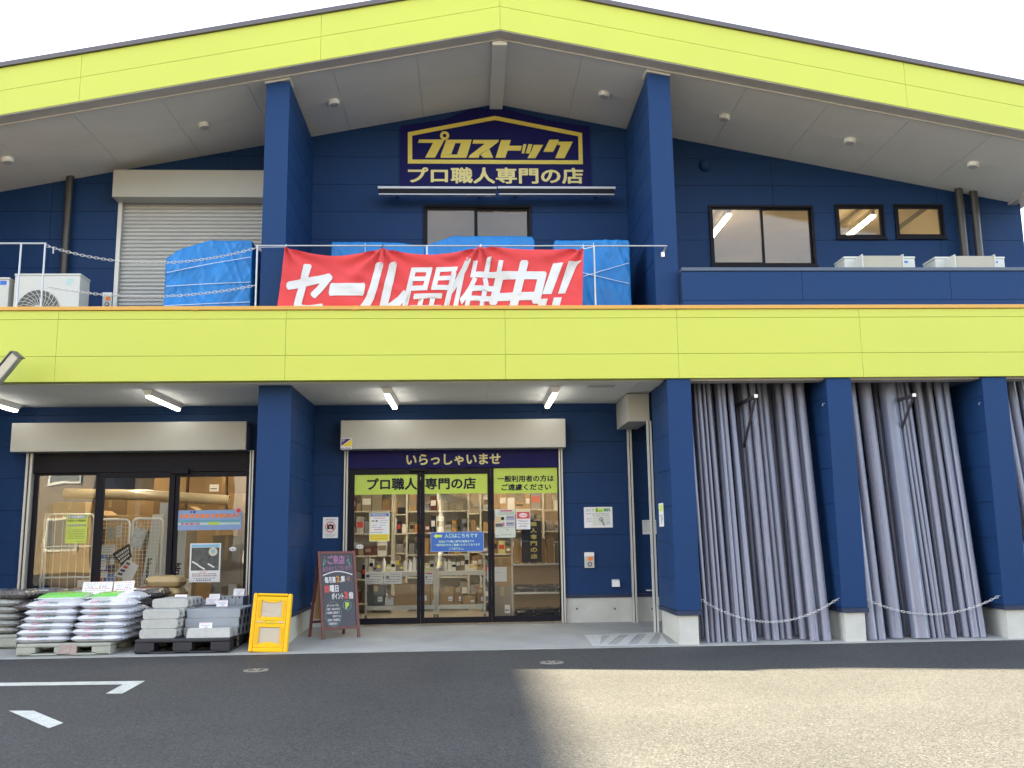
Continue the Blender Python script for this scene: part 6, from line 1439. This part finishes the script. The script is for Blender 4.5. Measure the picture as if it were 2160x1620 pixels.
mb = MB(); mb.box(-.15, 1.4, 7.2, 7.25, 1.9, 2.55, mat("hanging_sign_red",(.55,.10,.03),.5,var=.2,vscale=4)); tag(mb.build("hanging_board"), "orange red board hanging deep in the shop behind the entrance", "board")

# ================================================================== THE STREET BEHIND THE CAMERA (seen only as reflections and shade)
def house(lab, x0, x1, y0, y1, h_, wallm, roofm, cols, rows, facing=1, gable=True, rot=0):
    o = thing("street_building", lab, "building", ((x0+x1)/2, (y0+y1)/2, -.008)); mb = MB(); mb.box(x0, x1, y0, y1, -.01, h_, wallm); mb.build("wall", o)
    mb = MB(); 
    if gable: 
        ym = (y0+y1)/2; mb.add([(x0-.5,y0-.5,h_),(x1+.5,y0-.5,h_),(x1+.5,y1+.5,h_),(x0-.5,y1+.5,h_),(x0-.5,ym,h_+1.9),(x1+.5,ym,h_+1.9)], [(0,1,5,4),(2,3,4,5),(0,4,3),(1,2,5),(3,2,1,0)], roofm)
    else: mb.box(x0-.1, x1+.1, y0-.1, y1+.1, h_, h_+.3, roofm)
    mb.build("roof", o)
    for i in range(cols):
        for j in range(rows):
            xc = x0+(x1-x0)*(i+.5)/cols; zc = 1.6+2.8*j
            if zc+.7 > h_: continue
            mb = MB(); mb.box(xc-.95, xc+.95, y1-.02, y1+.06, zc-.7, zc+.7, ALU); wo_ = mb.build("window", o); mb = MB(); mb.box(xc-.85, xc+.85, y1+.06, y1+.075, zc-.6, zc+.6, ACD); mb.build("pane", wo_)
    o.rotation_euler.z = R(rot); return o
house("cream rendered two storey house across the car park", -29, -13, -36, -27, 7.4, mat("render_cream",(.30,.225,.125),.85), mat("roof_tile",(.10,.085,.08),.7), 5, 2, rot=24)
house("brown panelled block across the car park", -9, 9, -43, -33, 10.5, mat("render_brown",(.30,.20,.12),.85), mat("roof_flat",(.2,.2,.2),.8), 5, 3, gable=False, rot=14)
house("grey shed across the car park", 16, 34, -40, -30, 9, mat("render_grey",(.34,.32,.29),.85), MATS["roof_tile"], 4, 1)
NX = .50-2.3*9.5
house("tall grey apartment block on the left whose shadow falls across the car park", NX-12, NX, -2.2, 24, 9.2, mat("render_pale",(.42,.40,.36),.85), MATS["roof_flat"], 3, 3, gable=False)
for (x, y, lab) in ((-14,-25,"concrete utility pole across the car park on the left"),(-1.2,-24,"concrete utility pole across the car park in the middle"),(4.5,-26,"concrete utility pole across the car park on the right")):
    o = thing("utility_pole", lab, "utility pole", (x, y, -.008), "utility poles across the car park"); PC = mat("pole_concrete", (.55,.53,.48), .7)
    mb = MB(); mb.tube([(x,y,-.01),(x,y,9.5)], [.17,.11], PC, 16); mb.build("pole", o)
    for z in (8.2, 8.9): mb = MB(); mb.box(x-.9, x+.9, y-.05, y+.05, z, z+.09, PC); mb.build("crossarm", o)
mb = MB(); WR = mat("overhead_wire", (.02,.02,.02), .6)
for z in (8.29, 8.99):
    for dx in (-.8, .8): mb.tube([(-14+dx+(5.5)*k/8*2.3363, -25+(k/8)*1.0*(-1)+0, z-.5*(1-(2*k/8-1)**2)+.0) for k in range(9)], .02, WR, 5)
tag(mb.build("overhead_wires"), "black wires strung between the utility poles across the car park", "wires")
# parked van and hedge in the reflections
vn = thing("parked_van", "white delivery van parked across the car park behind the camera", "van", (-6.5, -22, 0)); VW = WHITE
mb = MB(); mb.prism([(-8.6,.35),(-4.4,.35),(-4.4,1.05),(-4.75,1.2),(-5.5,1.95),(-8.6,1.95)], -22.9, -21.2, VW); mb.build("body", vn, bevel=.06)
mb = MB(); mb.prism([(-5.45,1.15),(-4.85,1.15),(-5.5,1.8),(-5.9,1.8)], -21.195, -21.18, ACD); mb.build("side_window", vn)
for x in (-7.8,-5.2):
    mb = MB(); mb.cyl((x,-21.4,.32),(x,-21.15,.32), .32, BLACK, 24); wl_ = mb.build("wheel", vn); mb = MB(); mb.cyl((x,-21.149,.32),(x,-21.13,.32), .18, ALU, 20); mb.build("rim", wl_)
